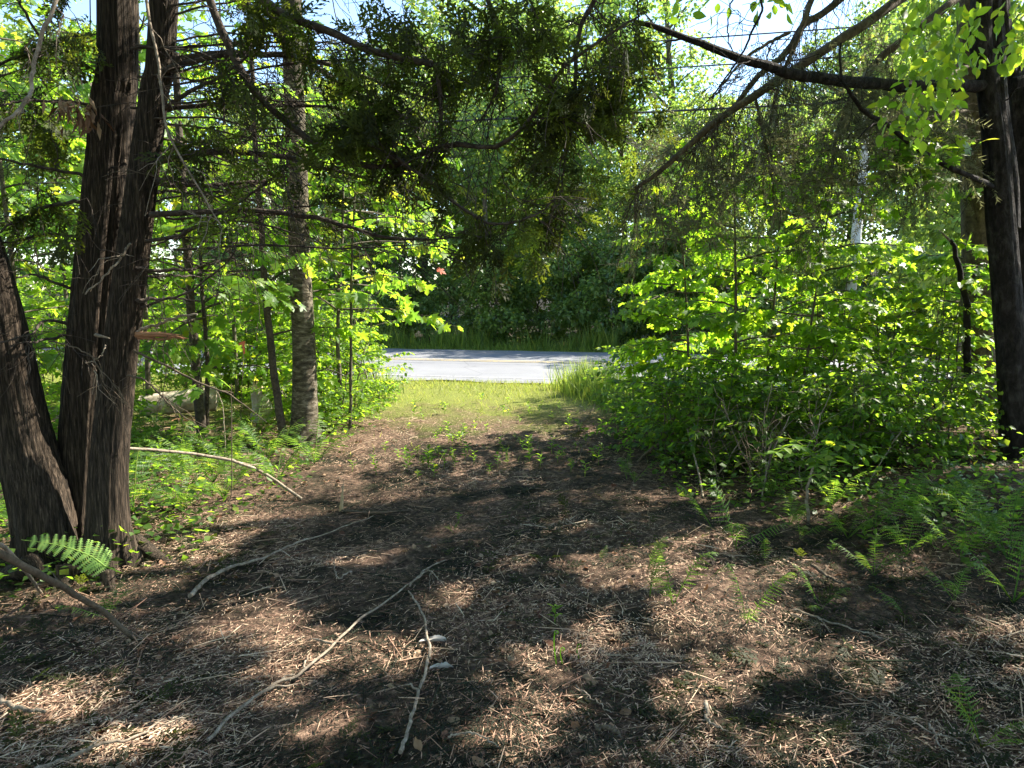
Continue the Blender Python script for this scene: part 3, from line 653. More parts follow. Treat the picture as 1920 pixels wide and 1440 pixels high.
# torn stub of reddish wood
g = G(); A, B = at(258, 628, 4.2), at(362, 636, 4.15)
for k in range(7):
    o1 = R.normal(0, .012, 3); tube(g, resample([A + o1 * .6, (A + B) / 2 + o1 * .9 + [0, 0, .01], B + R.normal(0, .012, 3) - (B - A) * R.uniform(0, .5)], 6), [.010, .008, .0015], 5, .3)
g.build('torn_stub', M['wood_red'], cedar)
g = G(); tube(g, resample([at(180, 628, 4.18), at(205, 634, 4.12)], 4), [.012, .004], 6, .2); g.build('torn_stub', M['stick'], cedar)
# lichen-free foliage clusters
FB = [(420, 0, 620, 90, .5), (600, 0, 900, 240, .66), (880, 0, 1180, 220, .66), (1040, 60, 1225, 340, .62), (700, 200, 1060, 340, .6), (640, 130, 760, 260, .6), (850, 330, 1030, 460, .7), (1030, 180, 1140, 430, .6),
      (560, 280, 860, 400, .22), (300, 0, 600, 330, .45), (100, -20, 190, 120, .4), (300, 330, 560, 430, .25), (-20, 300, 165, 460, .25), (0, 180, 165, 310, .5), (0, 60, 160, 160, .35), (1025, 300, 1120, 410, .35), (560, 60, 700, 200, .5), (1160, 60, 1240, 110, .5)]
for x0, y0, x1, y1, den in FB:
    for _ in range(int((x1 - x0) * (y1 - y0) / 3600 * 5.4 * den)):
        d = R.uniform(3.8, 4.7); px_, py_ = R.uniform(x0, x1), R.uniform(y0, y1); c = at(px_, py_, d)
        if vnoise(c[0] * 6 + c[1] * 3, c[2] * 6.0) < -.02 + .05 * (px_ < 640): continue
        if not gaps(c[None], .13)[0][0] and R.random() < .8: continue
        CL.hang(c, R.integers(9, 16), CED, .13, (.11, .11, .10), .8)
for _ in range(150):                                       # the crown goes on above the picture
    c = np.array([R.uniform(-4.6, .9), R.uniform(3.0, 5.8), R.uniform(3.9, 6.2)])
    if gaps(c[None], .2)[0][0]: CL.hang(c, 26, CED, .17, (.12, .12, .1), .7)
CL.finish('cedar')
# dead brown spray caught on the left side
g = G(); n = 60; c = at(150, 205, 4.2); g.scatter(lanceV, lanceF, frames(norm(R.normal(0, .4, (n, 3)) + [0, 0, -1]), R.normal(0, 1, (n, 3)), R.uniform(.05, .12, n)), c + R.normal(0, .05, (n, 3)), R.random(n)); g.build('dead_foliage', M['dryleaf'], cedar, 'stuff')

# ------------------------------------------------------------------ mottled grey trunk and its neighbours
fir = thing('forest_tree', 'straight mottled grey trunk with white flecks at the left edge of the track', 'tree')
trunk_px(fir, [(573, 845, 58, 7.9), (572, 780, 48, 7.9), (570, 650, 42, 7.9), (563, 500, 38, 7.9), (556, 300, 37, 7.9), (549, 100, 35, 7.9), (547, -40, 34, 7.9)], 'bark_grey', 32, 90, 10, .03, 5, (.0, .15, .35), top=(.0, .0, 3))
for k in range(9):
    z = .5 + k * .33; x = -2.2; a = R.uniform(0, 6.28); p = at(567, 700 - k * 70, 7.9)
    g = G(); tube(g, wob(resample([p, p + np.array([math.cos(a), math.sin(a), .1]) * .25, p + np.array([math.cos(a), math.sin(a), -.1]) * .5], 7), .03), [.006, .002], 4); g.build('dead_branch', M['bark_sap'], fir)
g = G(); clump_crown(g, [(-2.3 + R.normal(0, .8), 7.9 + R.normal(0, .8), 6.6 + R.uniform(-1, 2.5), .6, .6, .35) for _ in range(14)], 3500, .13); g.build('crown', M['far_dark'], fir)
g = G(); cc = at(620, 60, 7.9)

def stem_px(pts, w0, w1):
    return ([at(a, b, d) for a, b, d in pts], [w0, (w0 + w1) / 2, w1])
def spec(px, Y, h, r0, lean=(0, 0), up=-.05):
    x = (px - 960) / F * Y; b = gz(x, Y, up); return ([b, b + np.array([lean[0] * .4, lean[1] * .4, h * .5]), b + np.array([lean[0], lean[1], h])], [r0, r0 * .7, r0 * .25])
sapling('maple_tree', 'twin thin dark stems left of the mottled trunk, under bright maple leaves', 'tree',
        [stem_px([(377, 822, 8.2), (372, 740, 8.2), (356, 560, 8.2), (345, 380, 8.2), (330, 100, 8.2)], .06, .035), stem_px([(385, 800, 8.3), (378, 640, 8.3), (370, 450, 8.3), (375, 300, 8.4)], .028, .012)],
        bark='bark_branch', nb=15, reach=1.5, z0=.32, lsize=.11, per=52, nobj=130, sway=.03)
sapling('maple_tree', 'single thin leaning stem just left of the mottled trunk', 'tree',
        [stem_px([(532, 838, 7.7), (520, 740, 7.7), (500, 560, 7.7), (487, 400, 7.7), (478, 240, 7.8), (465, -20, 7.9)], .045, .02)], bark='bark_branch', nb=20, reach=1.35, z0=.33, lsize=.11, per=52, nobj=130, sway=.03)
sapling('maple_tree', 'maple whose bright leafy boughs reach over the left end of the road view', 'tree',
        [stem_px([(640, 800, 9.6), (632, 600, 9.6), (640, 400, 9.5), (650, 200, 9.5)], .03, .012)], nb=24, reach=1.9, z0=.36, lsize=.12, per=54, nobj=140)
sapling('maple_tree', 'slim maple with large yellow green leaves right beside the mottled trunk', 'tree', [spec(650, 8.6, 3.6, .02, (.25, -.3))], nb=18, reach=1.0, z0=.42, lsize=.12, per=44, nobj=150)
sapling('maple_tree', 'bright backlit maple behind the cedar, between its stems and the twin thin stems', 'tree', [spec(270, 9.5, 5.8, .035, (.2, 0))], nb=32, reach=1.6, z0=.15, lsize=.115, per=54, nobj=70)
sapling('maple_tree', 'bright backlit maple seen left of the leaning cedar stem', 'tree', [spec(40, 8.5, 5.6, .035, (-.2, 0))], nb=32, reach=1.6, z0=.18, lsize=.11, per=54, nobj=80)
sapling('maple_tree', 'backlit maple behind the gap between the leaning and the upright cedar stems', 'tree', [spec(130, 10.5, 6.0, .03)], nb=32, reach=1.6, z0=.1, lsize=.11, per=54, nobj=20)
sapling('maple_tree', 'backlit maple behind and between the single leaning stem and the twin stems', 'tree', [spec(440, 11, 6.2, .03)], nb=34, reach=1.6, z0=.1, lsize=.11, per=54, nobj=20)
sapling('maple_tree', 'backlit maple at the far left edge', 'tree', [spec(-130, 9.5, 5.6, .035)], nb=24, reach=1.7, z0=.15, lsize=.12, per=54, nobj=10)
# left thicket shrubs
for px, Y, h, n_, lb in ((620, 10.3, 1.5, 5, 'sunlit leafy shrub right of the mottled trunk, reaching the road edge'), (680, 11.2, 1.6, 4, 'bright leafy shrub at the left end of the visible asphalt'), (600, 8.9, .9, 4, 'low pale green shrub beside the foot of the mottled trunk'),
                         (330, 11.5, 1.5, 5, 'leafy shrub behind the fallen log'), (180, 11.3, 1.7, 5, 'leafy shrub behind the gap in the cedar stems'), (470, 11.8, 1.5, 5, 'leafy shrub behind the broken stump'), (20, 10.5, 1.6, 5, 'leafy shrub left of the cedar'),
                         (540, 12, 1.6, 5, 'leafy shrub behind the single leaning stem'), (90, 7.2, .8, 4, 'low leafy shrub seen between the two left cedar stems'),
                         (-120, 11.0, 2.0, 7, 'leafy shrub at the far left of the left thicket'), (110, 12.2, 2.0, 7, 'leafy shrub by the road behind the leaning cedar stem'), (260, 12.3, 2.0, 7, 'leafy shrub by the road behind the upright cedar stems'), (395, 12.2, 1.9, 7, 'leafy shrub by the road behind the twin thin stems'),
                         (510, 11.3, 1.7, 7, 'leafy shrub by the road left of the mottled trunk'), (585, 12.3, 1.8, 7, 'leafy shrub by the road right behind the mottled trunk'), (645, 12.0, 1.7, 7, 'rounded shrub by the road at the left edge of the clearing'), (0, 12.6, 2.1, 7, 'tall leafy shrub by the road at the left edge'), (540, 9.9, 1.0, 6, 'low shrub just right of the stump')):
    st = [spec(px + R.uniform(-50, 50), Y + R.uniform(-.4, .4), h * R.uniform(.7, 1.1), .010, (R.normal(0, .25), R.normal(0, .2))) for _ in range(n_)]
    sapling('leafy_shrub', lb, 'shrub', st, 'seed', .062, .08, .55, 11, 40, 30 if Y < 10.8 else 0, brad=.004, rise=.5, sway=.03, group='shrubs of the left thicket')

# ------------------------------------------------------------------ right-hand maple thicket
MT = [(1300, 8.2, 3.0, .018, (-.25, 0), .75, 'left slim maple of the right thicket, leaning over the track'), (1385, 7.6, 3.25, .020, (-.1, .1), .80, 'tallest slim maple in the middle of the right thicket'),
      (1440, 7.9, 3.3, .018, (.15, .1), .85, 'slim maple of the right thicket with leaves under the spruce boughs'), (1500, 7.4, 3.0, .016, (.3, 0), .75, 'right slim maple of the right thicket, leaning away from the track'), (1275, 8.7, 2.0, .012, (-.2, 0), .55, 'short maple at the left end of the right thicket')]
for px, Y, h, r0, ln, rc, lb in MT:
    sapling('maple_sapling', lb, 'tree', [spec(px, Y, h, r0, ln)], 'maple_r', .092, .14, rc, 26, 46, 120, profile=lambda f: 1 - max(0, f - .8) * 2.2, group='slim maples of the right thicket', sway=.015)
sapling('maple_sapling', 'glowing yellow maple behind the broken snag', 'tree', [spec(1800, 7.6, 2.0, .014, (0, 0))], 'maple', .11, .5, .5, 12, 30, 60)
sapling('maple_tree', 'maple whose yellow leaves show between the dark trunks at the right edge', 'tree', [spec(1905, 8.2, 4.5, .03, (0, 0))], 'maple', .12, .25, .9, 22, 30, 40)
HZ = [(1560, 7.8, 1.6, 'left of the round leaved saplings'), (1650, 7.9, 2.0, 'tallest of the round leaved saplings, its top catching the sun'), (1740, 7.4, 1.6, 'round leaved sapling below the glowing yellow maple'), (1590, 6.9, 1.15, 'short round leaved sapling at the dark hollow'), (1700, 9.0, 1.7, 'round leaved sapling behind the others, near the far white trunk')]
for px, Y, h, lb in HZ:
    st = [spec(px + R.uniform(-40, 40), Y + R.uniform(-.3, .3), h * R.uniform(.75, 1.1), .010, (R.normal(0, .2), R.normal(0, .2))) for _ in range(4)]
    sapling('hazel_shrub', lb if 'sapling' in lb else 'round leaved sapling just right of the maple thicket', 'shrub', st, 'hazel', .07, .12, .6, 12, 40, 60, brad=.004, rise=.35, group='round leaved saplings at right')
US = [(1265, 7.9, .8, 'low bushy undergrowth plant beside the bent stick'), (1290, 7.2, .95, 'leafy bush under the left slim maple'), (1370, 6.7, .85, 'leafy bush with bare pale stems under the middle maples'), (1450, 6.5, .9, 'dark leafy bush left of the hollow'), (1560, 6.6, .8, 'dark leafy bush behind the small ash sapling'), (1670, 6.3, .9, 'dark leafy bush in the shaded hollow'), (1770, 6.4, .7, 'dark leafy bush in front of the brown trunk'),
      (1240, 9.4, 1.0, 'green bush behind the fern bank'), (1500, 8.6, 1.3, 'green bush in the middle of the right thicket'), (1390, 9.4, 1.4, 'green bush behind the middle maples')]
for px, Y, h, lb in US:
    st = [spec(px + R.uniform(-60, 60), Y + R.uniform(-.3, .3), h * R.uniform(.7, 1.15), .007, (R.normal(0, .25), R.normal(0, .2))) for _ in range(6)]
    sapling('understory_bush', lb, 'shrub', st, 'under', .058, .06, .5, 11, 34, 40, brad=.003, rise=.4, group='bushes of the right undergrowth')
# bare twiggy bush in front
bt = thing('bare_bush', 'tangle of bare pale stems at the front of the right thicket', 'shrub')
for k in range(16):
    px = R.uniform(1330, 1560); Y = R.uniform(5.7, 6.4); b = gz((px - 960) / F * Y, Y); h = R.uniform(.4, .85); ln = R.normal(0, .18, 2); g = G()
    P = wob(resample([b, b + [ln[0] * .4, ln[1], h * .5], b + [ln[0], ln[1], h]], 10), .05); tube(g, P, [.007, .003], 5)
    for _ in range(9):
        i = R.integers(3, 9); q = norm(R.normal(0, .6, 3) + [0, 0, .6]); tube(g, [P[i], P[i] + q * .1, P[i] + q * .24 + R.normal(0, .03, 3)], [.003, .001], 3, cap=False)
    g.build('stem', M['stick' if k % 2 else 'stick_dark'], bt)
# small ash sapling with pinnate leaves
ash = thing('ash_sapling', 'small sapling with a crooked pale stem and drooping paired leaflets', 'tree')
g = G(); b = gp(1515, 985); P = wob(resample([b, at(1512, 930, b[1]), at(1518, 895, b[1]), at(1530, 850, b[1] + .1)], 14), .02); tube(g, P, [.012, .009, .006], 8, .05); g.build('stem', M['stick'], ash, smooth=True)
def pinnate(parent, start, end, n, sz, mat='seed', name='leaf'):
    g = G(); C = resample([start, (start + end) / 2 + [0, 0, .07], end], 12); tube(g, C, [.003, .0015], 4, cap=False); d = norm(end - start); s = norm(np.cross(d, [0, 0, 1.0]))
    for i in range(n):
        f = (i + 1) / n; c = C[min(len(C) - 1, int(f * (len(C) - 1)))]
        for sg in (-1, 1):
            dd = norm(s * sg + d * .5 + [0, 0, -.25]); g.scatter(ovalV, ovalF, frames(dd[None], np.array([[0, 0, 1.]]) + R.normal(0, .2, (1, 3)), np.array([sz])), c[None], [R.random()])
    g.scatter(ovalV, ovalF, frames(d[None], np.array([[0, 0, 1.]]), np.array([sz])), end[None], [.6]); g.build(name, M[mat], parent)
for k in range(9):
    a = k * .7 + R.uniform(-.2, .2); s0 = P[-1 - (k % 4)]; L = R.uniform(.25, .42); pinnate(ash, s0, s0 + np.array([math.cos(a) * L, math.sin(a) * L, R.uniform(-.02, .10)]), 5, .085)

# ------------------------------------------------------------------ right-hand trunks, limbs, spruce boughs
dk = thing('cherry_tree', 'dark flaky trunk at the right edge with a long limb over the track', 'tree')
trunk_px(dk, [(1925, 900, 74, 6.3), (1908, 760, 56, 6.3), (1893, 600, 48, 6.3), (1878, 430, 45, 6.3), (1864, 250, 40, 6.3), (1846, 120, 36, 6.3), (1840, -20, 34, 6.3)], 'bark_dark', 40, 120, 16, .13, 4, (.1, .2, .25), top=(.1, .2, 3.4))
trunk_px(dk, [(1888, 430, 40, 6.4), (1885, 330, 38, 6.45), (1868, 200, 36, 6.5), (1862, 60, 34, 6.5), (1860, -40, 34, 6.5)], 'bark_dark', 28, 60, 12, .12, 9, None, name='forked_stem', top=(.3, .3, 3))
dk2 = thing('cherry_tree', 'second dark flaky trunk cut by the right edge of the view', 'tree')
trunk_px(dk2, [(1945, 930, 80, 6.9), (1925, 700, 60, 6.9), (1915, 500, 54, 6.9), (1910, 300, 50, 6.9), (1900, 160, 46, 6.9), (1870, 40, 42, 6.9)], 'bark_dark', 36, 100, 14, .12, 14, (.1, .2, .25), top=(-.3, .3, 3.6))
spr_t = thing('spruce_tree', 'straight brown spruce trunk behind the dark flaky one, with long drooping boughs', 'tree')
trunk_px(spr_t, [(1838, 880, 66, 8.2), (1836, 700, 56, 8.2), (1832, 450, 50, 8.2), (1826, 250, 46, 8.2), (1822, 0, 42, 8.2)], 'bark_spruce', 32, 90, 12, .05, 21, (.1, .2, .2), top=(0, 0, 5))
DL = Limbs(dk, 'bark_dark')
DL.limb([(1850, 162, 6.3), (1790, 160, 6.1), (1700, 160, 5.9), (1620, 152, 5.7), (1560, 148, 5.5), (1475, 135, 5.3), (1430, 120, 5.2), (1370, 103, 5.1), (1300, 75, 5.0), (1225, 47, 4.9), (1188, 40, 4.9)], .050, .013, twigs=1.2, n=40)
DL.limb([(1856, 350, 6.2), (1812, 328, 6.0), (1754, 300, 5.9), (1712, 270, 5.8), (1662, 231, 5.6), (1615, 200, 5.4), (1592, 166, 5.3), (1577, 139, 5.3), (1577, 80, 5.3)], .024, .006, twigs=2.5)
DL.limb([(1660, 232, 5.7), (1640, 235, 5.6), (1605, 262, 5.5)], .010, .004, twigs=3)
DL.limb([(1900, 155, 6.2), (1960, 150, 6.3), (2060, 120, 6.4)], .05, .03, twigs=2)
DL.limb([(1425, -20, 4.6), (1432, 25, 4.6), (1415, 60, 4.6), (1385, 120, 4.6), (1340, 180, 4.6), (1300, 212, 4.6)], .008, .003, twigs=3)
DL.limb([(1378, -10, 4.8), (1370, 45, 4.8), (1374, 97, 4.9)], .005, .003, twigs=2)
# drooping green leaf sprays of that tree
g = G(); N = 520; c = []
for x0, y0, x1, y1, n_ in ((1690, 0, 1840, 130, 260), (1690, 120, 1800, 210, 140), (1640, 165, 1740, 260, 60), (1700, 210, 1745, 265, 20), (1180, -20, 1370, 40, 36), (1410, -10, 1480, 30, 20), (1870, 0, 1930, 130, 80)):
    for _ in range(n_): c.append(at(R.uniform(x0, x1), R.uniform(y0, y1), R.uniform(4.6, 6)))
c = np.array(c); c = c[gaps(c, .03)[0]]; n = len(c); dr = norm(R.normal(0, .5, (n, 3)) + [0, 0, -.7]); Mx = frames(dr, R.normal(0, 1, (n, 3)), R.uniform(.055, .10, n))
h_ = min(240, n // 2); leaf_objects(dk, LM['hazel'], c, Mx, h_); g.scatter(ovalV, ovalF, Mx[h_:], c[h_:], R.random(n - h_)); g.build('leaves', M['hazel'], dk, 'stuff'); DL.finish('hazel')
g = G(); cc = np.array([at(R.uniform(1640, 1850), R.uniform(255, 345), R.uniform(5.6, 6)) for _ in range(130)]); cc = cc[gaps(cc, .05)[0]]; n = len(cc)
Mx = frames(norm(R.normal(0, 1, (n, 3)) * [1, 1, .3]), norm(R.normal(0, .4, (n, 3)) + [0, 0, 1]), R.uniform(.08, .13, n)); leaf_objects(dk, LM['maple'], cc, Mx, n)
SL = Limbs(spr_t, 'bark_spruce')
for pts, r0, r1, tw in (
    ([(1822, -260, 8.1), (1760, -70, 7.6), (1680, 0, 7.0), (1610, 50, 6.7), (1540, 95, 6.5), (1480, 135, 6.3), (1420, 175, 6.1), (1350, 220, 6.0), (1290, 275, 5.9), (1230, 325, 5.8), (1200, 345, 5.8), (1190, 368, 5.8)], .050, .008, 6),
    ([(1824, -300, 8.1), (1700, -120, 7.8), (1560, 8, 7.4), (1510, 40, 7.2), (1473, 96, 7.0), (1419, 143, 6.9), (1380, 193, 6.8), (1334, 247, 6.7), (1300, 280, 6.6)], .040, .010, 6),
    ([(1824, -40, 8.1), (1790, 0, 7.8), (1700, 69, 7.3), (1654, 104, 7.2), (1612, 162, 7.1), (1588, 200, 7.0), (1565, 266, 7.0), (1560, 330, 7.0)], .045, .010, 6),
    ([(1822, -200, 8.1), (1640, -90, 7.6), (1540, -20, 7.3), (1508, 39, 7.1), (1490, 90, 7.0), (1460, 160, 6.9), (1440, 250, 6.8)], .035, .008, 6),
    ([(1822, 120, 8.1), (1760, 150, 7.6), (1690, 210, 7.4), (1620, 250, 7.2), (1540, 270, 7.0)], .025, .006, 8),
    ([(1822, 210, 8.1), (1760, 215, 7.6), (1690, 250, 7.4), (1640, 320, 7.2)], .022, .006, 8),
    ([(1420, 175, 6.6), (1425, 230, 6.6), (1440, 300, 6.6), (1450, 380, 6.6)], .012, .004, 8),
    ([(1480, 60, 6.6), (1400, 110, 6.3), (1330, 190, 6.3)], .015, .004, 8)):
    SL.limb(pts, r0, r1, twigs=tw, tl=.55, droop=.8)
SB = [(1195, 300, 1420, 420, 1.1), (1280, 215, 1520, 330, 1.0), (1400, 60, 1560, 200, .3), (1480, 180, 1700, 340, 1.1), (1520, 300, 1640, 440, .55), (1560, 0, 1700, 180, .55), (1690, 190, 1830, 320, .6), (1480, 330, 1560, 420, .4), (1190, 250, 1300, 330, .4)]
for x0, y0, x1, y1, den in SB:
    for _ in range(int((x1 - x0) * (y1 - y0) / 3000 * 4.6 * den)):
        d = R.uniform(5.8, 7.3); c = at(R.uniform(x0, x1), R.uniform(y0, y1), d); ok = gaps(c[None], .12)[0][0]
        if ok or R.random() < .15: SL.hang(c, R.integers(10, 20), SPR, .32, (.09, .12, .07), 1.0)
SL.finish('spruce')

# ------------------------------------------------------------------ sun-blocking crowns of the right-hand trees, added unseen above the frame, gaps cut for the lit spots
shade_crowns = {id(t): [G(), G(), t, np.array(b), m, lm] for t, b, m, lm in ((dk, (4.25, 6.5, 5.8), 'hazel', 'bark_dark'), (dk2, (4.6, 7.2, 6.2), 'hazel', 'bark_dark'), (spr_t, (5.1, 8.4, 7), 'spruce_g', 'bark_spruce'))}
N = 42000
gx = R.uniform(-4.2, 4.6, N); gy = R.uniform(.2, 5.6, N)
zmin = np.maximum(4.6, (1.6 + .44 * gy) / (1 - .43 * S[1] / S[2])); z = zmin + R.random(N) * 1.5 + .3
P = np.column_stack([gx + S[0] * z / S[2], gy + S[1] * z / S[2], z])
cl = .8 * fbm(gx * 2.8 + 40, gy * 2.8 + 3, 4)
kp, _, _ = gaps(P, .095); kp &= (cl > -.42 + .13 * np.clip(gy - 3, 0, 9) - .25 * np.clip(gx - .5, 0, 1)) & ((gx > -1.7 + .2 * vnoise(gy * 2, gy)) | (gy < 3.2)); P = P[kp]
# keep the crowns out of the picture
own = np.argmin(np.stack([np.linalg.norm(P[:, :2] - c[3][:2], axis=1) * w for c, w in zip(shade_crowns.values(), (1, 1, 1.1))]), 0)
for j, c in enumerate(shade_crowns.values()):
    Q = P[own == j]; n = len(Q); dr = norm(R.normal(0, 1, (n, 3))); c[0].scatter(dV, dF, frames(dr, norm(R.normal(0, .5, (n, 3)) + S), R.uniform(.09, .16, n)), Q, R.random(n)); c[0].build('crown', M[c[4]], c[2])
    for q in range(4):
        if n == 0: break
        e = Q[R.integers(0, n)]; tube(c[1], wob(resample([c[3] - [0, 0, .6], (c[3] + e) / 2 + [0, 0, .25], e], 12), .15), [.028, .008], 6)
    c[1].build('shade_crown_limbs', M[c[5]], c[2], 'stuff')

# ------------------------------------------------------------------ fallen log, stump, snag
log = thing('fallen_log', 'bleached fallen log lying across the left thicket behind the twin stems', 'log')
g = G(); A = gp(258, 800); A[1] += .6; tube(g, wob(resample([at(262, 762, 9.4), at(340, 755, 9.5), at(405, 748, 9.6)], 18), .02), [.125, .14, .155], 28, .05, disp=ridged(14, .12, 3)); g.build('trunk', M['bark_log'], log, smooth=True)
g = G(); tube(g, wob(resample([at(-60, 770, 8.8), at(60, 775, 9.0), at(140, 780, 9.1)], 14), .02), [.07, .07, .06], 14, .05)
t2 = tag(g.build('fallen_log', M['bark_log'], smooth=True), 'pale orange brown log lying behind the gap between the cedar stems', 'log')
g = G(); tube(g, wob(resample([at(300, 800, 9.0), at(350, 790, 9.1), at(400, 812, 9.1)], 8), .02), [.05, .05, .03], 8, .15); g.build('torn_wood', M['wood_red'], log)
st = thing('stump', 'short broken stump right of the fallen log', 'stump'); g = G(); b = gz((484 - 960) / F * 9.3, 9.3, -.05); tube(g, resample([b, b + [0, 0, .3], at(484, 728, 9.3)], 8), [.14, .10, .10], 24, .08, disp=ridged(14, .14, 5)); g.build('trunk', M['bark_log'], st, smooth=True)
g = G(); c = at(484, 727, 9.3); tube(g, [c, c + [0, 0, .02]], [.085, .08], 14, .1)
for _ in range(9): a = R.uniform(0, 6.28); q = c + np.array([math.cos(a), math.sin(a), 0]) * .07; tube(g, [q, q + [0, 0, R.uniform(.03, .12)]], [.02, .002], 4, .2)
_ = 0; g.build('cut_face', M['wood'], st)
sn = thing('broken_snag', 'dark broken snag with a splintered pale tip beside the glowing maple', 'snag'); g = G()
tube(g, wob(resample([at(1815, 760, 7.2), at(1808, 600, 7.2), at(1800, 540, 7.2), at(1788, 470, 7.2), at(1782, 450, 7.2)], 16), .03), [.035, .03, .024, .016], 10, .1); g.build('trunk', M['bark_dark'], sn, smooth=True)
g = G(); tube(g, resample([at(1783, 453, 7.2), at(1770, 440, 7.2), at(1760, 431, 7.2)], 6), [.014, .003], 6, .1); g.build('splintered_tip', M['stick'], sn)
g = G(); tube(g, resample([at(1792, 490, 7.2), at(1808, 530, 7.2), at(1830, 560, 7.2)], 6), [.010, .004], 6, .1); g.build('side_branch', M['bark_dark'], sn)

# ------------------------------------------------------------------ ferns
def frond_mesh(L, pairs, width, arch, detail, mat, seed):
    rr = np.random.default_rng(seed); g = G(); s = np.linspace(0, 1, 16); x = L * (s * math.cos(arch * .4)) * (1 - .12 * s * arch); z = L * (np.sin(s * (PI / 2) * (.62 + .5 * arch)) * (1.05 - .45 * arch) - .12 * arch * s ** 3)
    P = np.column_stack([x, 0 * x, z]); tube(g, P, [.0045 * L / .5, .001], 4, cap=False)
    for i in range(pairs):
        f = .20 + .79 * i / pairs; k = f * 15; a = int(k); c = P[a] * (1 - k % 1) + P[min(15, a + 1)] * (k % 1); d = norm(P[min(15, a + 1)] - P[a]); w = width * L * math.sin(PI * min(1, (f - .14) / .86) ** .62) ** .8 + .006
        nrm = np.cross([0, 1, 0], d); nrm = nrm if nrm[2] > 0 else -nrm
        for sg in (-1, 1):
            pd = norm(np.array([0, sg, 0]) + d * .35 - nrm * rr.uniform(.0, .45)); bw = L * .79 / pairs * .40 * rr.uniform(.75, 1.15); w = w * rr.uniform(.8, 1.12); pd = norm(pd + rr.normal(0, .13, 3))
            m = detail; t = np.linspace(0, 1, m + 1); C = c + pd * (w * t)[:, None] - nrm * (w * .22 * t ** 2)[:, None]
            V = []; Fc = []
            for j in range(m):
                hw = bw * (1 - t[j]) ** .55 * (1 if m > 1 else 1.2); e = C[j]; nx = C[j + 1]; q = e * .35 + nx * .65; b = len(V)
                V.extend([e, q + d * hw, nx, q - d * hw]); Fc.append([b, b + 1, b + 2, b + 3])
            g.add(np.array(V), np.array(Fc), float(rr.random()))
    return g.mesh('frond', M[mat])
FR = [frond_mesh(.5, 16, .19, a, 6, 'fern', i) for i, a in enumerate((.35, .6, .85, 1.0))]
FRL = [frond_mesh(.5, 13, .20, a, 1, 'fern', i + 9) for i, a in enumerate((.4, .8))]
def fern(p, label, nf, size, yaw=None, spreadz=.25, lo=False, group='ferns', mats=None):
    t = tag(link('fern', None), label, 'fern', group); t.location = p
    for k in range(nf):
        o = link('frond', (mats or (FRL if lo else FR))[R.integers(0, len(mats or (FRL if lo else FR)))], t)
        a = (k * 2 * PI / nf + R.normal(0, .3)) if yaw is None else yaw + R.normal(0, .35)
        o.rotation_euler = (R.normal(0, .12), R.normal(0, spreadz * .5) - spreadz * .3, a); s = size / .5 * R.uniform(.7, 1.15); o.scale = (s, s, s)
    return t
LF = [(270, 905, 'nearest fern right of the cedar base'), (330, 885, 'bright fern below the pale leaning stick, left of centre'), (400, 905, 'bright fern below the middle of the pale leaning stick'), (455, 890, 'fern under the lower half of the pale leaning stick'), (300, 850, 'fern above the pale leaning stick beside the cedar'), (370, 860, 'fern in front of the twin thin stems'), (440, 845, 'fern between the twin stems and the single stem'),
      (250, 960, 'small fern close to the cedar root'), (340, 960, 'small fern at the front of the left fern patch'), (20, 930, 'fern at the left edge behind the leaning cedar stem'), (0, 860, 'higher fern at the left edge'), (290, 800, 'fern in front of the fallen log'), (500, 865, 'fern beside the foot of the single leaning stem'), (620, 812, 'fern right of the mottled trunk'), (660, 790, 'fern at the track edge right of the mottled trunk'), (60, 1000, 'fern at the left edge close to the cedar base'), (230, 870, 'fern against the right cedar stem'), (520, 905, 'fern touching the low end of the pale leaning stick'), (355, 915, 'broad fern in the middle of the left fern patch'), (420, 935, 'fern at the track side of the left fern patch'), (250, 830, 'fern squeezed behind the right cedar stem'), (480, 820, 'fern between the log and the single leaning stem'), (590, 870, 'little fern at the track edge below the mottled trunk'), (-20, 1000, 'fern cut by the left edge of the view')]
for px, py, lb in LF: fern(gp(px, py), lb, R.integers(7, 10), R.uniform(.36, .48) * (.72 if 250 < px < 480 and py < 870 else 1.2 if py < 880 else 1.05), group='ferns of the left bank')
RF = [(1275, 860, .55, 'tall upright fern in front of the left slim maple'), (1230, 800, .45, 'fern at the track edge left of the tall upright fern'), (1330, 880, .4, 'fern beside the bent stick'), (1180, 770, .4, 'farthest fern of the right track edge'), (1640, 990, .4, 'fern below the ash sapling, to its right'), (1720, 985, .42, 'fern at the middle of the right fern bank'), (1790, 960, .45, 'big fern in front of the flaky trunks'), (1850, 1000, .45, 'fern at the right edge, upper one'),
      (1890, 1050, .42, 'fern at the right edge, middle one'), (1800, 1050, .38, 'fern at the front of the right fern bank'), (1450, 930, .35, 'shaded fern left of the ash sapling'), (1590, 1010, .3, 'small fern at the left end of the right fern bank'), (1480, 985, .28, 'small fern at the foot of the ash sapling'), (1700, 1040, .32, 'small fern in front of the middle of the fern bank'), (1900, 1130, .4, 'fern at the right edge, lowest of three'), (1560, 950, .35, 'shaded fern right of the ash stem'), (1640, 1080, .25, 'little fern ahead of the right fern bank')]
for px, py, s, lb in RF: fern(gp(px, py), lb, R.integers(5, 8), s * .95, group='ferns of the right bank')
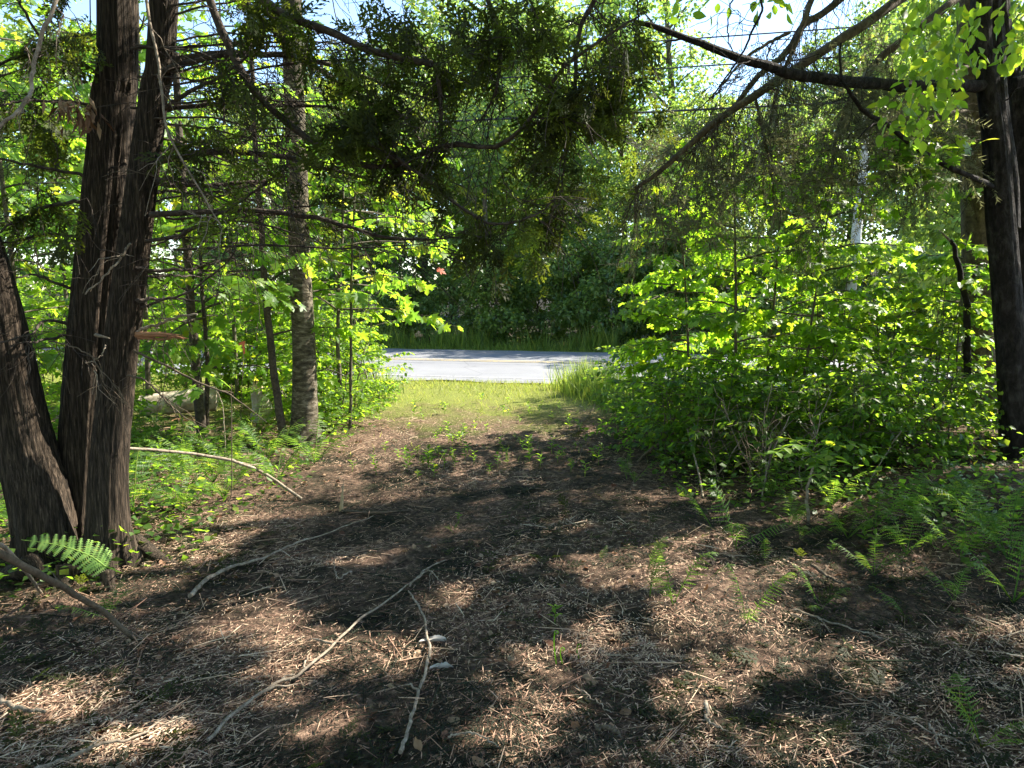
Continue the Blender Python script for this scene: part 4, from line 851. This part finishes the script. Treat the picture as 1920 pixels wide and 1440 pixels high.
SF = [(1190, 905, .22, 3, 'small upright fern on the track, left of a close pair'), (1175, 898, .2, 2, 'tiny fern just left of the small upright fern'), (1335, 990, .28, 2, 'leaning fern frond with a bare stalk at the edge of the sunny patch'), (1380, 1030, .30, 3, 'brightest upright fern standing at the right track edge'), (1218, 1120, .24, 2, 'curved little fern at the left of the sunny patch'), (1262, 1135, .27, 3, 'dark backed fern casting its shadow in the sunny patch'), (1212, 1075, .18, 2, 'short fern above the curved little fern'),
      (1330, 1085, .13, 1, 'tiny leaning frond in the middle of the sunny patch'), (1435, 1060, .18, 1, 'thin curled fern with a pale tip'), (1458, 1100, .22, 1, 'slender fern leaning right out of the sunny patch'), (1538, 1145, .18, 3, 'small leafy fern right of the sunny patch'), (1400, 1170, .2, 3, 'low spreading fern in the lower part of the sunny patch'), (1125, 1055, .09, 2, 'tiny fern left of the sunny patch'), (850, 1000, .08, 3, 'tiny fern on the open track'), (1700, 1160, .16, 2, 'small fern on the dark ground at right'), (1790, 1130, .2, 3, 'fern arching over the dark ground at far right'), (1840, 1400, .2, 4, 'small fern at the bottom right corner'), (1500, 1010, .16, 3, 'small fern beside the ash sapling stem'), (200, 1160, .16, 4, 'small fern on the dry leaves below the cedar roots')]
for px, py, s, nf, lb in SF: fern(gp(px, py), lb, nf, s * 1.25, yaw=R.choice([-1.2, 1.4, .2, 2.8]) if nf < 3 else None, spreadz=.5, group='young ferns on the track')
# pale frond in front of the cedar base, in full sun
t = thing('fern', 'single pale bright frond spread in the sun in front of the cedar base', 'fern', 'ferns of the left bank')
C = resample([at(198, 1062, 3.75), at(165, 1040, 3.73), at(110, 1022, 3.7), at(40, 1012, 3.65)], 24); nrm = norm(np.array([.45, -.75, .5])); g = G(); tube(g, C, [.004, .0012], 5)
for i in range(15):
    f = .02 + .95 * i / 15; k = f * (len(C) - 1); c = C[int(k)]; d = norm(C[min(len(C) - 1, int(k) + 1)] - c); w = .098 * (1 - f) ** .45 * (.75 + .25 * min(1, f * 5)); sd = norm(np.cross(nrm, d))
    for sg in (-1, 1):
        pd = norm(sd * sg + d * .30 + R.normal(0, .06, 3)); q = norm(np.cross(nrm, pd)); m = 8; t_ = np.linspace(0, 1, m + 1); Q = c + pd * (w * t_)[:, None] - nrm * (w * .2 * t_ ** 2)[:, None]
        for j in range(m):
            hw = .0185 * (1 - t_[j]) ** .4; e, nx = Q[j], Q[j + 1]; mid = e * .3 + nx * .7; g.add([e, mid + q * hw, nx, mid - q * hw], [[0, 1, 2, 3]], float(R.random()))
            g.add([e + q * hw * .25, nx + q * hw * .25, nx - q * hw * .25, e - q * hw * .25] + nrm * .0006, [[0, 1, 2, 3]], .4)
g.build('frond', M['fern_pale'], t)
g = G(); b = gp(230, 1075); tube(g, resample([b, at(218, 1070, 3.78), at(198, 1062, 3.75)], 8), [.003, .003], 5); g.build('stalk', M['fern'], t)

# ------------------------------------------------------------------ seedlings on the track
def seedling_mesh(seed):
    rr = np.random.default_rng(seed); g = G(); h = .12; tube(g, [[0, 0, -.01], [.005, 0, h * .5], [0, .005, h]], [.0022, .0015], 4, cap=False)
    for k in range(8):
        z_ = h * (.3 + .7 * k / 7); a = k * 2.4; L = .055 * rr.uniform(.7, 1.2); g.scatter(ovalV * [1, .75, 1], ovalF, frames(np.array([[math.cos(a), math.sin(a), .55]]), np.array([[0, 0, 1.]]) + rr.normal(0, .3, (1, 3)), np.array([L])), np.array([[0, 0, z_]]), [rr.random()])
    return g.mesh('seedling', M['seed'])
SD = [seedling_mesh(i) for i in range(4)]
spots = [(R.uniform(760, 1130), R.uniform(785, 905)) for _ in range(44)] + [(R.uniform(640, 1240), R.uniform(760, 900)) for _ in range(34)] + [(R.uniform(700, 1050), 770 + R.uniform(-15, 20)) for _ in range(14)] + [(860, 980), (1410, 910), (1640, 1040), (1560, 1040), (1620, 1020), (1040, 1170)]
for px, py in spots:
    o = link('seedling', SD[R.integers(0, 4)]); o.location = gp(px, py); s = R.uniform(.6, 1.25); o.scale = (s, s, s * R.uniform(.8, 1.2)); o.rotation_euler = (0, 0, R.uniform(0, 6)); tag(o, 'small bright seedling sprouting from the needle litter of the track', 'seedling', 'seedlings on the track')
for (px, py, hpx), lb in (((1043, 1245, 65), 'tallest fiddlehead, curled at its tip, in the lower middle'), ((1055, 1245, 30), 'short curled fiddlehead beside the tallest one'), ((1086, 1235, 26), 'lone short fiddlehead right of the curled pair')):
    b = gp(px, py); h = hpx / F * b[1]; g = G(); P = [b, b + [-.01, 0, h * .6], b + [-.008, 0, h]]; a = np.linspace(0, 5, 8); P += [b + np.array([-.008 + .011 * (1 - math.cos(q)) * (1 - q / 9), 0, h + .011 * math.sin(q) * (1 - q / 9)]) for q in a[1:]]
    tube(g, resample(P, 30), [.0028, .002], 5); tag(g.build('fiddlehead', M['seed']), lb, 'fern shoot')

# tall thin bare stalks among the left plants, ribbon
for pts, lb, mt in (([(432, 1010, 5.3), (433, 900, 5.3), (434, 720, 5.3)], 'thin straight bare shoot standing in front of the left ferns', 'stick_dark'), ([(445, 850, 7.5), (452, 760, 7.5), (458, 640, 7.5)], 'thin shoot carrying the orange ribbon', 'stick_dark'), ([(422, 860, 6.6), (420, 780, 6.6), (408, 730, 6.6)], 'pale thin shoot bending at its top left of the ribbon', 'stick')):
    g = G(); P = [at(*q) for q in pts]; P[0] = gz(P[0][0], P[0][1]); tube(g, wob(resample(P, 14), .015), [.005, .003], 5); tag(g.build('bare_shoot', M[mt]), lb, 'shoot')
g = G(); c = at(457, 648, 7.48); g.add([c + [-.02, 0, .04], c + [.02, 0, .045], c + [.012, -.01, .0], c + [.016, -.01, -.08], c + [-.004, -.005, -.085], c + [-.012, -.01, 0]], [[0, 1, 2, 5], [5, 2, 3, 4]]); g.add([c + [-.02, .01, .04], c + [-.06, .02, .02], c + [-.055, .02, -.0], c + [-.015, .01, .015]], [[0, 1, 2, 3]])
tag(g.build('ribbon', M['ribbon']), 'small orange marker ribbon tied to a thin shoot', 'ribbon')
g = G(); g.scatter(mapleV, mapleF, frames(np.array([[1., 0, -.3]]), np.array([[0, -.6, 1.]]), np.array([.10])), at(820, 505, 7.5)[None], [.5]); tag(g.build('red_leaf', M['red']), 'single red orange maple leaf hanging before the dark wood', 'leaf')

# ------------------------------------------------------------------ sticks lying about
def stick(pts, r0, r1, label, mat='stick', name='fallen_branch', side=0, grounded=True):
    P = [gp(a, b, .035 if len(q) < 3 else q[2]) for q in pts for a, b in [q[:2]]]
    P = wob(resample(P, 36), .02); P[:, 2] = np.maximum(P[:, 2], gh(P[:, 0], P[:, 1]) + r1 + .02)
    t = thing(name, label, 'branch', 'bare branches on the ground'); g = G(); tube(g, P, [r0 * .85, (r0 + r1) * .38, r1 * .6], 8, .16); g.build('main_stem', M[mat], t, smooth=True)
    for k in range(side):
        i = R.integers(8, 28); d = norm(P[min(29, i + 1)] - P[i - 1]); q = norm(d + R.normal(0, .6, 3) * [1, 1, .2]); L = R.uniform(.08, .25); e = P[i] + q * L; e[2] = float(gh(e[0], e[1])) + .01
        g = G(); tube(g, wob(resample([P[i], (P[i] + e) / 2 + [0, 0, .01], e], 7), .012), [r1 * .8, r1 * .3], 5); g.build('side_twig', M[mat], t)
    return t
stick([(358, 1118), (385, 1090), (430, 1066), (500, 1040), (560, 1015), (620, 998), (700, 968)], .015, .005, 'thick grey branch running up from beside the cedar roots', side=2)
stick([(390, 1390), (450, 1330), (520, 1282), (560, 1262), (620, 1215), (660, 1180), (720, 1135), (785, 1085), (800, 1068), (835, 1050)], .008, .007, 'longest bleached branch slanting across the lower middle', side=4)
stick([(752, 1412), (775, 1350), (790, 1290), (808, 1230), (800, 1180), (782, 1130), (766, 1108)], .009, .007, 'crooked bleached branch below the longest one, running to the bottom', side=2)
stick([(60, 1445), (130, 1415), (200, 1392), (255, 1382), (310, 1345)], .011, .005, 'pale branch at the bottom left corner', side=1)
stick([(0, 1310, .02), (40, 1334), (85, 1336)], .012, .008, 'short pale branch end at the left edge')
stick([(770, 1100), (800, 1075), (822, 1090), (832, 1092)], .006, .003, 'small forked twig at the top of the bleached branches', side=3)
stick([(1488, 1142), (1560, 1166), (1640, 1190), (1680, 1205)], .007, .004, 'straight pale stick on the right below the sunny patch', side=2)
stick([(1485, 1150), (1530, 1170), (1560, 1185)], .005, .003, 'thin stick lying close below the straight pale one')
stick([(1085, 1110), (1110, 1128), (1140, 1150)], .007, .004, 'short dark stick left of the sunny patch', 'stick_dark')
stick([(1145, 1140), (1190, 1160), (1215, 1185)], .006, .003, 'curved dark stick under the left of the sunny patch', 'stick_dark')
stick([(1520, 1060), (1560, 1085), (1620, 1105)], .012, .006, 'thick brown branch half buried right of the sunny patch', 'stick_dark', side=1)
stick([(1080, 1285), (1110, 1310), (1150, 1335)], .004, .003, 'thin pale stick in the lower middle')
stick([(1745, 1355), (1770, 1385), (1788, 1410)], .005, .003, 'short white stick near the bottom right')
stick([(1325, 1315), (1335, 1350), (1365, 1370)], .010, .004, 'split pale chunk in the streak of sun')
stick([(1115, 1360), (1140, 1372), (1165, 1385)], .012, .010, 'short thick brown stub at the bottom', 'stick_dark')
stick([(1812, 1395), (1700, 1352), (1620, 1310), (1540, 1288)], .004, .002, 'long thin twig at the lower right', side=3)
stick([(840, 1382), (890, 1384), (935, 1400)], .005, .003, 'thin pale twig at the bottom middle')
stick([(1080, 810), (1095, 790), (1110, 770), (1118, 755)], .008, .005, 'thin branch lying at the right edge of the grassy end', 'stick_dark', side=4)
stick([(660, 1072), (640, 1085), (625, 1050)], .006, .003, 'short pale split twig above the thick grey branch')
stick([(1080, 870), (1090, 850), (1112, 812)], .007, .004, 'short dark twig standing on the right side of the track', 'stick_dark')
# raised sticks
def rod(P, rad, label, mat, name='leaning_branch', side=0, cat='branch'):
    t = thing(name, label, cat); g = G(); P = wob(resample(P, 26), .012); tube(g, P, rad, 8, .07); g.build('main_stem', M[mat], t, smooth=True)
    for k in range(side):
        i = R.integers(6, 24); q = norm(R.normal(0, .7, 3) + norm(P[i] - P[i - 1])); g = G(); tube(g, wob(resample([P[i], P[i] + q * .08, P[i] + q * .2], 6), .01), [rad[-1] * .7, .001], 4); g.build('side_twig', M[mat], t)
rod([at(228, 840, 5.0), at(320, 847, 5.3), at(400, 857, 5.5), at(450, 868, 5.6), at(500, 890, 5.7), gp(566, 936, .01)], [.010, .012, .012], 'long pale stick leaning from the cedar down to the track', 'stick', side=2)
rod([at(-60, 985, 2.5), at(0, 1040, 2.7), at(85, 1085, 2.9), at(130, 1110, 3.05), at(190, 1150, 3.2), gp(252, 1196, .01)], [.016, .014, .012], 'brown leaning branch cutting the lower left corner', 'stick_dark', side=1)
rod([at(-20, 1008, 2.8), at(25, 1048, 3.0), gp(78, 1112, .01)], [.009, .007], 'pale short branch crossing the brown leaning one', 'stick')
rod([gp(1195, 868, .01), at(1225, 838, 6.9), at(1286, 798, 6.8)], [.012, .010], 'dark half of a snapped stick propped at the right track edge', 'stick_dark', name='snapped_stick')
rod([at(1287, 798, 6.8), at(1300, 850, 6.3), gp(1318, 932, .0)], [.009, .008], 'pale half of the snapped stick standing down to the ground', 'stick', name='snapped_stick')
rod([gp(1430, 940), at(1440, 870, 5.8), at(1480, 780, 5.9)], [.006, .004], 'thin upright pale stem in front of the dark hollow', 'stick', name='bare_shoot', side=3)
rod([gp(1610, 940), at(1660, 860, 5.9), at(1700, 790, 6)], [.006, .004], 'thin slanting pale stem in the dark hollow', 'stick', name='bare_shoot', side=3)
# splintered stub
t = thing('splintered_stub', 'upright splinter of pale broken wood at the left of the track', 'stub'); g = G(); b = gp(640, 960)
tube(g, resample([b, b + [.005, 0, .08], b + [.02, 0, .22]], 8), [.018, .014, .003], 6, .25); g.build('splinter', M['wood'], t)
g = G(); tube(g, resample([gp(640, 958, .01), gp(700, 962, .01), gp(770, 957, .01)], 8), [.014, .006], 6, .2); g.build('lying_piece', M['stick_dark'], t)
# bleached bark flakes
for (px, py, w, h_), lb in (((812, 1200, 26, 8), 'white curled bark flake touching the crooked branch'), ((828, 1250, 22, 6), 'pale grey bark flake below the white one')):
    c = gp(px, py, .04); g = G(); a, b = w / F * c[1], h_ / F * c[1] * 2; xs = np.linspace(-a, a, 9); ys = np.linspace(-b, b, 4); X, Y = np.meshgrid(xs, ys); edge = np.sqrt(np.clip(1 - .85 * (Y / b) ** 2, 0, 1)) * (1 + .35 * vnoise(X * 60, Y * 90)); X = X * (1 - .2 * (Y / b)); Z = .012 * (Y / b) ** 2 + .008 * vnoise(X * 80, Y * 90)
    V = np.stack([X * edge, Y * edge + X * .2, Z], -1).reshape(-1, 3) + c; i = np.arange(3)[:, None] * 9; j = np.arange(8)[None]; f = np.stack([i + j, i + j + 1, i + 10 + j, i + 9 + j], -1).reshape(-1, 4)
    g.add(V, f); g.add(V - [0, 0, .004], f[:, ::-1]); tag(g.build('bark_flake', M['pale']), lb, 'bark')

# ------------------------------------------------------------------ litter, verge grass, ground plants (uncountable)
def sliver_proto(seg=2, bend=.12):
    V = []
    for i in range(seg + 1):
        x = i / seg; z = bend * math.sin(PI * x); w = .5 * (1 - .5 * abs(2 * x - 1))
        for k in range(3): a = k * 2 * PI / 3; V.append((x - .5, math.cos(a) * w, math.sin(a) * w + z))
    Fc = []
    for i in range(seg):
        for k in range(3): Fc.append([i * 3 + k, i * 3 + (k + 1) % 3, i * 3 + 3 + (k + 1) % 3, i * 3 + 3 + k])
    return np.array(V), np.array(Fc)
def field(n, x0, x1, y0, y1, dens=None):
    u = R.random(n); y = y0 * (y1 / y0) ** u                 # denser near the camera
    hw = y * .72 + .3; x = R.uniform(-1, 1, n) * hw; k = (x > x0) & (x < x1)
    return x[k], y[k]
g = G()
for n, L0, L1, w, seg, rlo, rhi in ((80000, .006, .018, .007, 0, 0, .97), (130000, .02, .06, .0036, 0, 0, .97), (14000, .04, .10, .0042, 1, 0, .9), (4500, .07, .19, .005, 3, .05, 1), (350, .14, .30, .007, 3, .3, 1)):
    x, y = field(n, -7, 4.6, 1.9, 10.5); n = len(x); pv, pf = sliver_proto(seg, .12 if seg < 3 else .2) if seg else (np.array([[-.5, 0, 0], [0, .5, .3], [.5, .1, 0], [.05, -.5, .2]]), np.array([[0, 3, 2, 1]]))
    kb = R.random(n) < .38 + 3.0 * np.clip(fbm(x * 2.3 + 50, y * 2.3 + 11, 4) + .22, 0, 1); x, y = x[kb], y[kb]; n = len(x)
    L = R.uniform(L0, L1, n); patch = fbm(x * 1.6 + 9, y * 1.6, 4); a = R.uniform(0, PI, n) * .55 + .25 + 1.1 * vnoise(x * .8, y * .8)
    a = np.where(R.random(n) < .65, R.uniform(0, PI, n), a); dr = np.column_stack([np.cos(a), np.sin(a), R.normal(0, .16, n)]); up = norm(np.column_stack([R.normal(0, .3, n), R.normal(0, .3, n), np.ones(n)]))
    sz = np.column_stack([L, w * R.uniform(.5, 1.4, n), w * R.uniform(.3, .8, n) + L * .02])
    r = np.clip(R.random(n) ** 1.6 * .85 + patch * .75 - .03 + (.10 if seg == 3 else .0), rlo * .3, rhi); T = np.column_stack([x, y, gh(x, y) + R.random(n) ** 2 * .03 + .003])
    Mx = frames(dr, up, np.ones(n)) * np.column_stack([sz[:, 0], sz[:, 1], sz[:, 2]])[:, None, :]; g.scatter(pv, pf, Mx, T, r)
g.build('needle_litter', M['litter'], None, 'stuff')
g = G(); x, y = field(1500, -7, 4.6, 1.9, 9); n = len(x); kk = (fbm(x * .7, y * .7, 2) > -.05) | (x < -1.4); x, y = x[kk], y[kk]; n = len(x)
crV = ovalV * [1, 1.0, 1] + np.column_stack([0 * ovalV[:, 0], 0 * ovalV[:, 0], .12 * np.sin(np.arange(len(ovalV)) * 2.1)]); g.scatter(crV, ovalF, frames(norm(R.normal(0, 1, (n, 3)) * [1, 1, .25]), norm(R.normal(0, .45, (n, 3)) + [0, 0, 1]), R.uniform(.02, .06, n)), np.column_stack([x, y, gh(x, y) + .016]), R.random(n)); g.build('dry_leaves', M['dryleaf'], None, 'stuff')
# shredded green cedar bits
g = G(); x, y = field(3800, -7, 4.6, 1.9, 9); kk = fbm(x * 1.1 + 5, y * 1.1 + 2, 3) > -.02; x, y = x[kk], y[kk]; n = len(x); g.scatter(*CED[0], frames(norm(R.normal(0, 1, (n, 3)) * [1, 1, .2]), norm(R.normal(0, .3, (n, 3)) + [0, 0, 1]), R.uniform(.05, .12, n)), np.column_stack([x, y, gh(x, y) + .02]), R.random(n) * .6); g.build('shredded_foliage', M['cedar'], None, 'stuff')

bladeV = np.array([[0, -.5, 0], [0, .5, 0], [.5, -.35, .06], [.5, .35, .06], [1, 0, .22]]); bladeF = np.array([[0, 1, 3], [0, 3, 2], [2, 3, 4]])
def blades(g, x, y, h0, h1, w, lean=.35):
    n = len(x); d = norm(np.column_stack([R.normal(0, lean, n), R.normal(0, lean, n), np.ones(n)])); up = norm(R.normal(0, 1, (n, 3)) * [1, 1, .1]); L = R.uniform(h0, h1, n); Mx = frames(d, up, np.ones(n)) * np.column_stack([L, w * R.uniform(.6, 1.3, n), L])[:, None, :]
    g.scatter(bladeV, bladeF, Mx, np.column_stack([x, y, gh(x, y) - .005]), R.random(n))
g = G(); n = 64000; s = R.uniform(-14, 10, n); q = RN0 + .05 - (R.random(n) ** 1.6 * 6.5 - .12); x = rd[0] * s + rn[0] * q; y = rd[1] * s + rn[1] * q
dn = np.clip((q - RN0 + 3.6) / 3.2, .05, 1) * np.clip(.9 + 2.2 * fbm(x * 1.1, y * 1.1, 3), .15, 1); k = R.random(n) < dn; blades(g, x[k], y[k], .03, .12, .009, .6); g.build('verge_grass', M['grass_y'], None, 'stuff')
g = G(); n = 15000; s = R.uniform(-22, 20, n); q = RN1 + .1 + R.random(n) * 1.4; x = rd[0] * s + rn[0] * q; y = rd[1] * s + rn[1] * q; hh = fbm(x * .5, y * .5, 2)
k = (q > RN1 + .5) & (hh > -.3); k2 = k & (fbm(x * .8 + 3, y * .8, 3) > .0); blades(g, x[k], y[k], .2, .5, .025, .25); blades(g, x[k2], y[k2], .4, .95, .03, .2); blades(g, x, y, .06, .25, .02, .4); g.build('roadside_grass', M['grass'], None, 'stuff')
# tall weeds at the mouth of the track
for px, Y, n_, lb in ((1110, 11.6, 900, 'tall feathery weed clump at the right mouth of the track'), (1150, 11.0, 900, 'second tall weed clump, nearer the ferns'), (1090, 12.2, 500, 'outermost grass clump touching the asphalt'), (690, 11.6, 300, 'low grass clump at the left mouth of the track')):
    x0 = (px - 960) / F * Y; x = x0 + np.clip(R.normal(0, .22, n_), -.6, .6); y = Y + np.clip(R.normal(0, .25, n_), -.6, .6); g = G(); blades(g, x, y, .15, .62, .012, .25); o = g.build('weed_clump', M['grass'], None); tag(o, lb, 'weeds', 'weed clumps at the track mouth')
# low ground plants under both thickets
g = G(); n = 64000; x = R.uniform(-9, 8, n); y = R.uniform(3.6, 12.2, n); edgeL = -1.75 - .25 * vnoise(y * 2, y * 0) - np.clip(5.6 - y, 0, 3) * .25; edgeR = 1.35 + np.clip(5.8 - y, 0, 3) * .75 + .3 * vnoise(y * 2, y * 0 + 7) - np.clip(y - 8, 0, 4) * .06
k = ~((x < -2.9) & (x > -5.2) & (y > 8.0) & (y < 9.9)) & ((x < edgeL) | (x > edgeR)) & (R.random(n) < .35 + .65 * (fbm(x, y, 3) > -.08)); x, y = x[k], y[k]; n = len(x)
hz = R.random(n) ** 1.5 * .28; g.scatter(dV * [1, 1.3, 1], dF, frames(norm(R.normal(0, 1, (n, 3)) * [1, 1, .3]), norm(R.normal(0, .35, (n, 3)) + [0, 0, 1]), R.uniform(.03, .07, n)), np.column_stack([x, y, gh(x, y) + hz]), R.random(n)); g.build('ground_cover', M['under'], None, 'stuff')
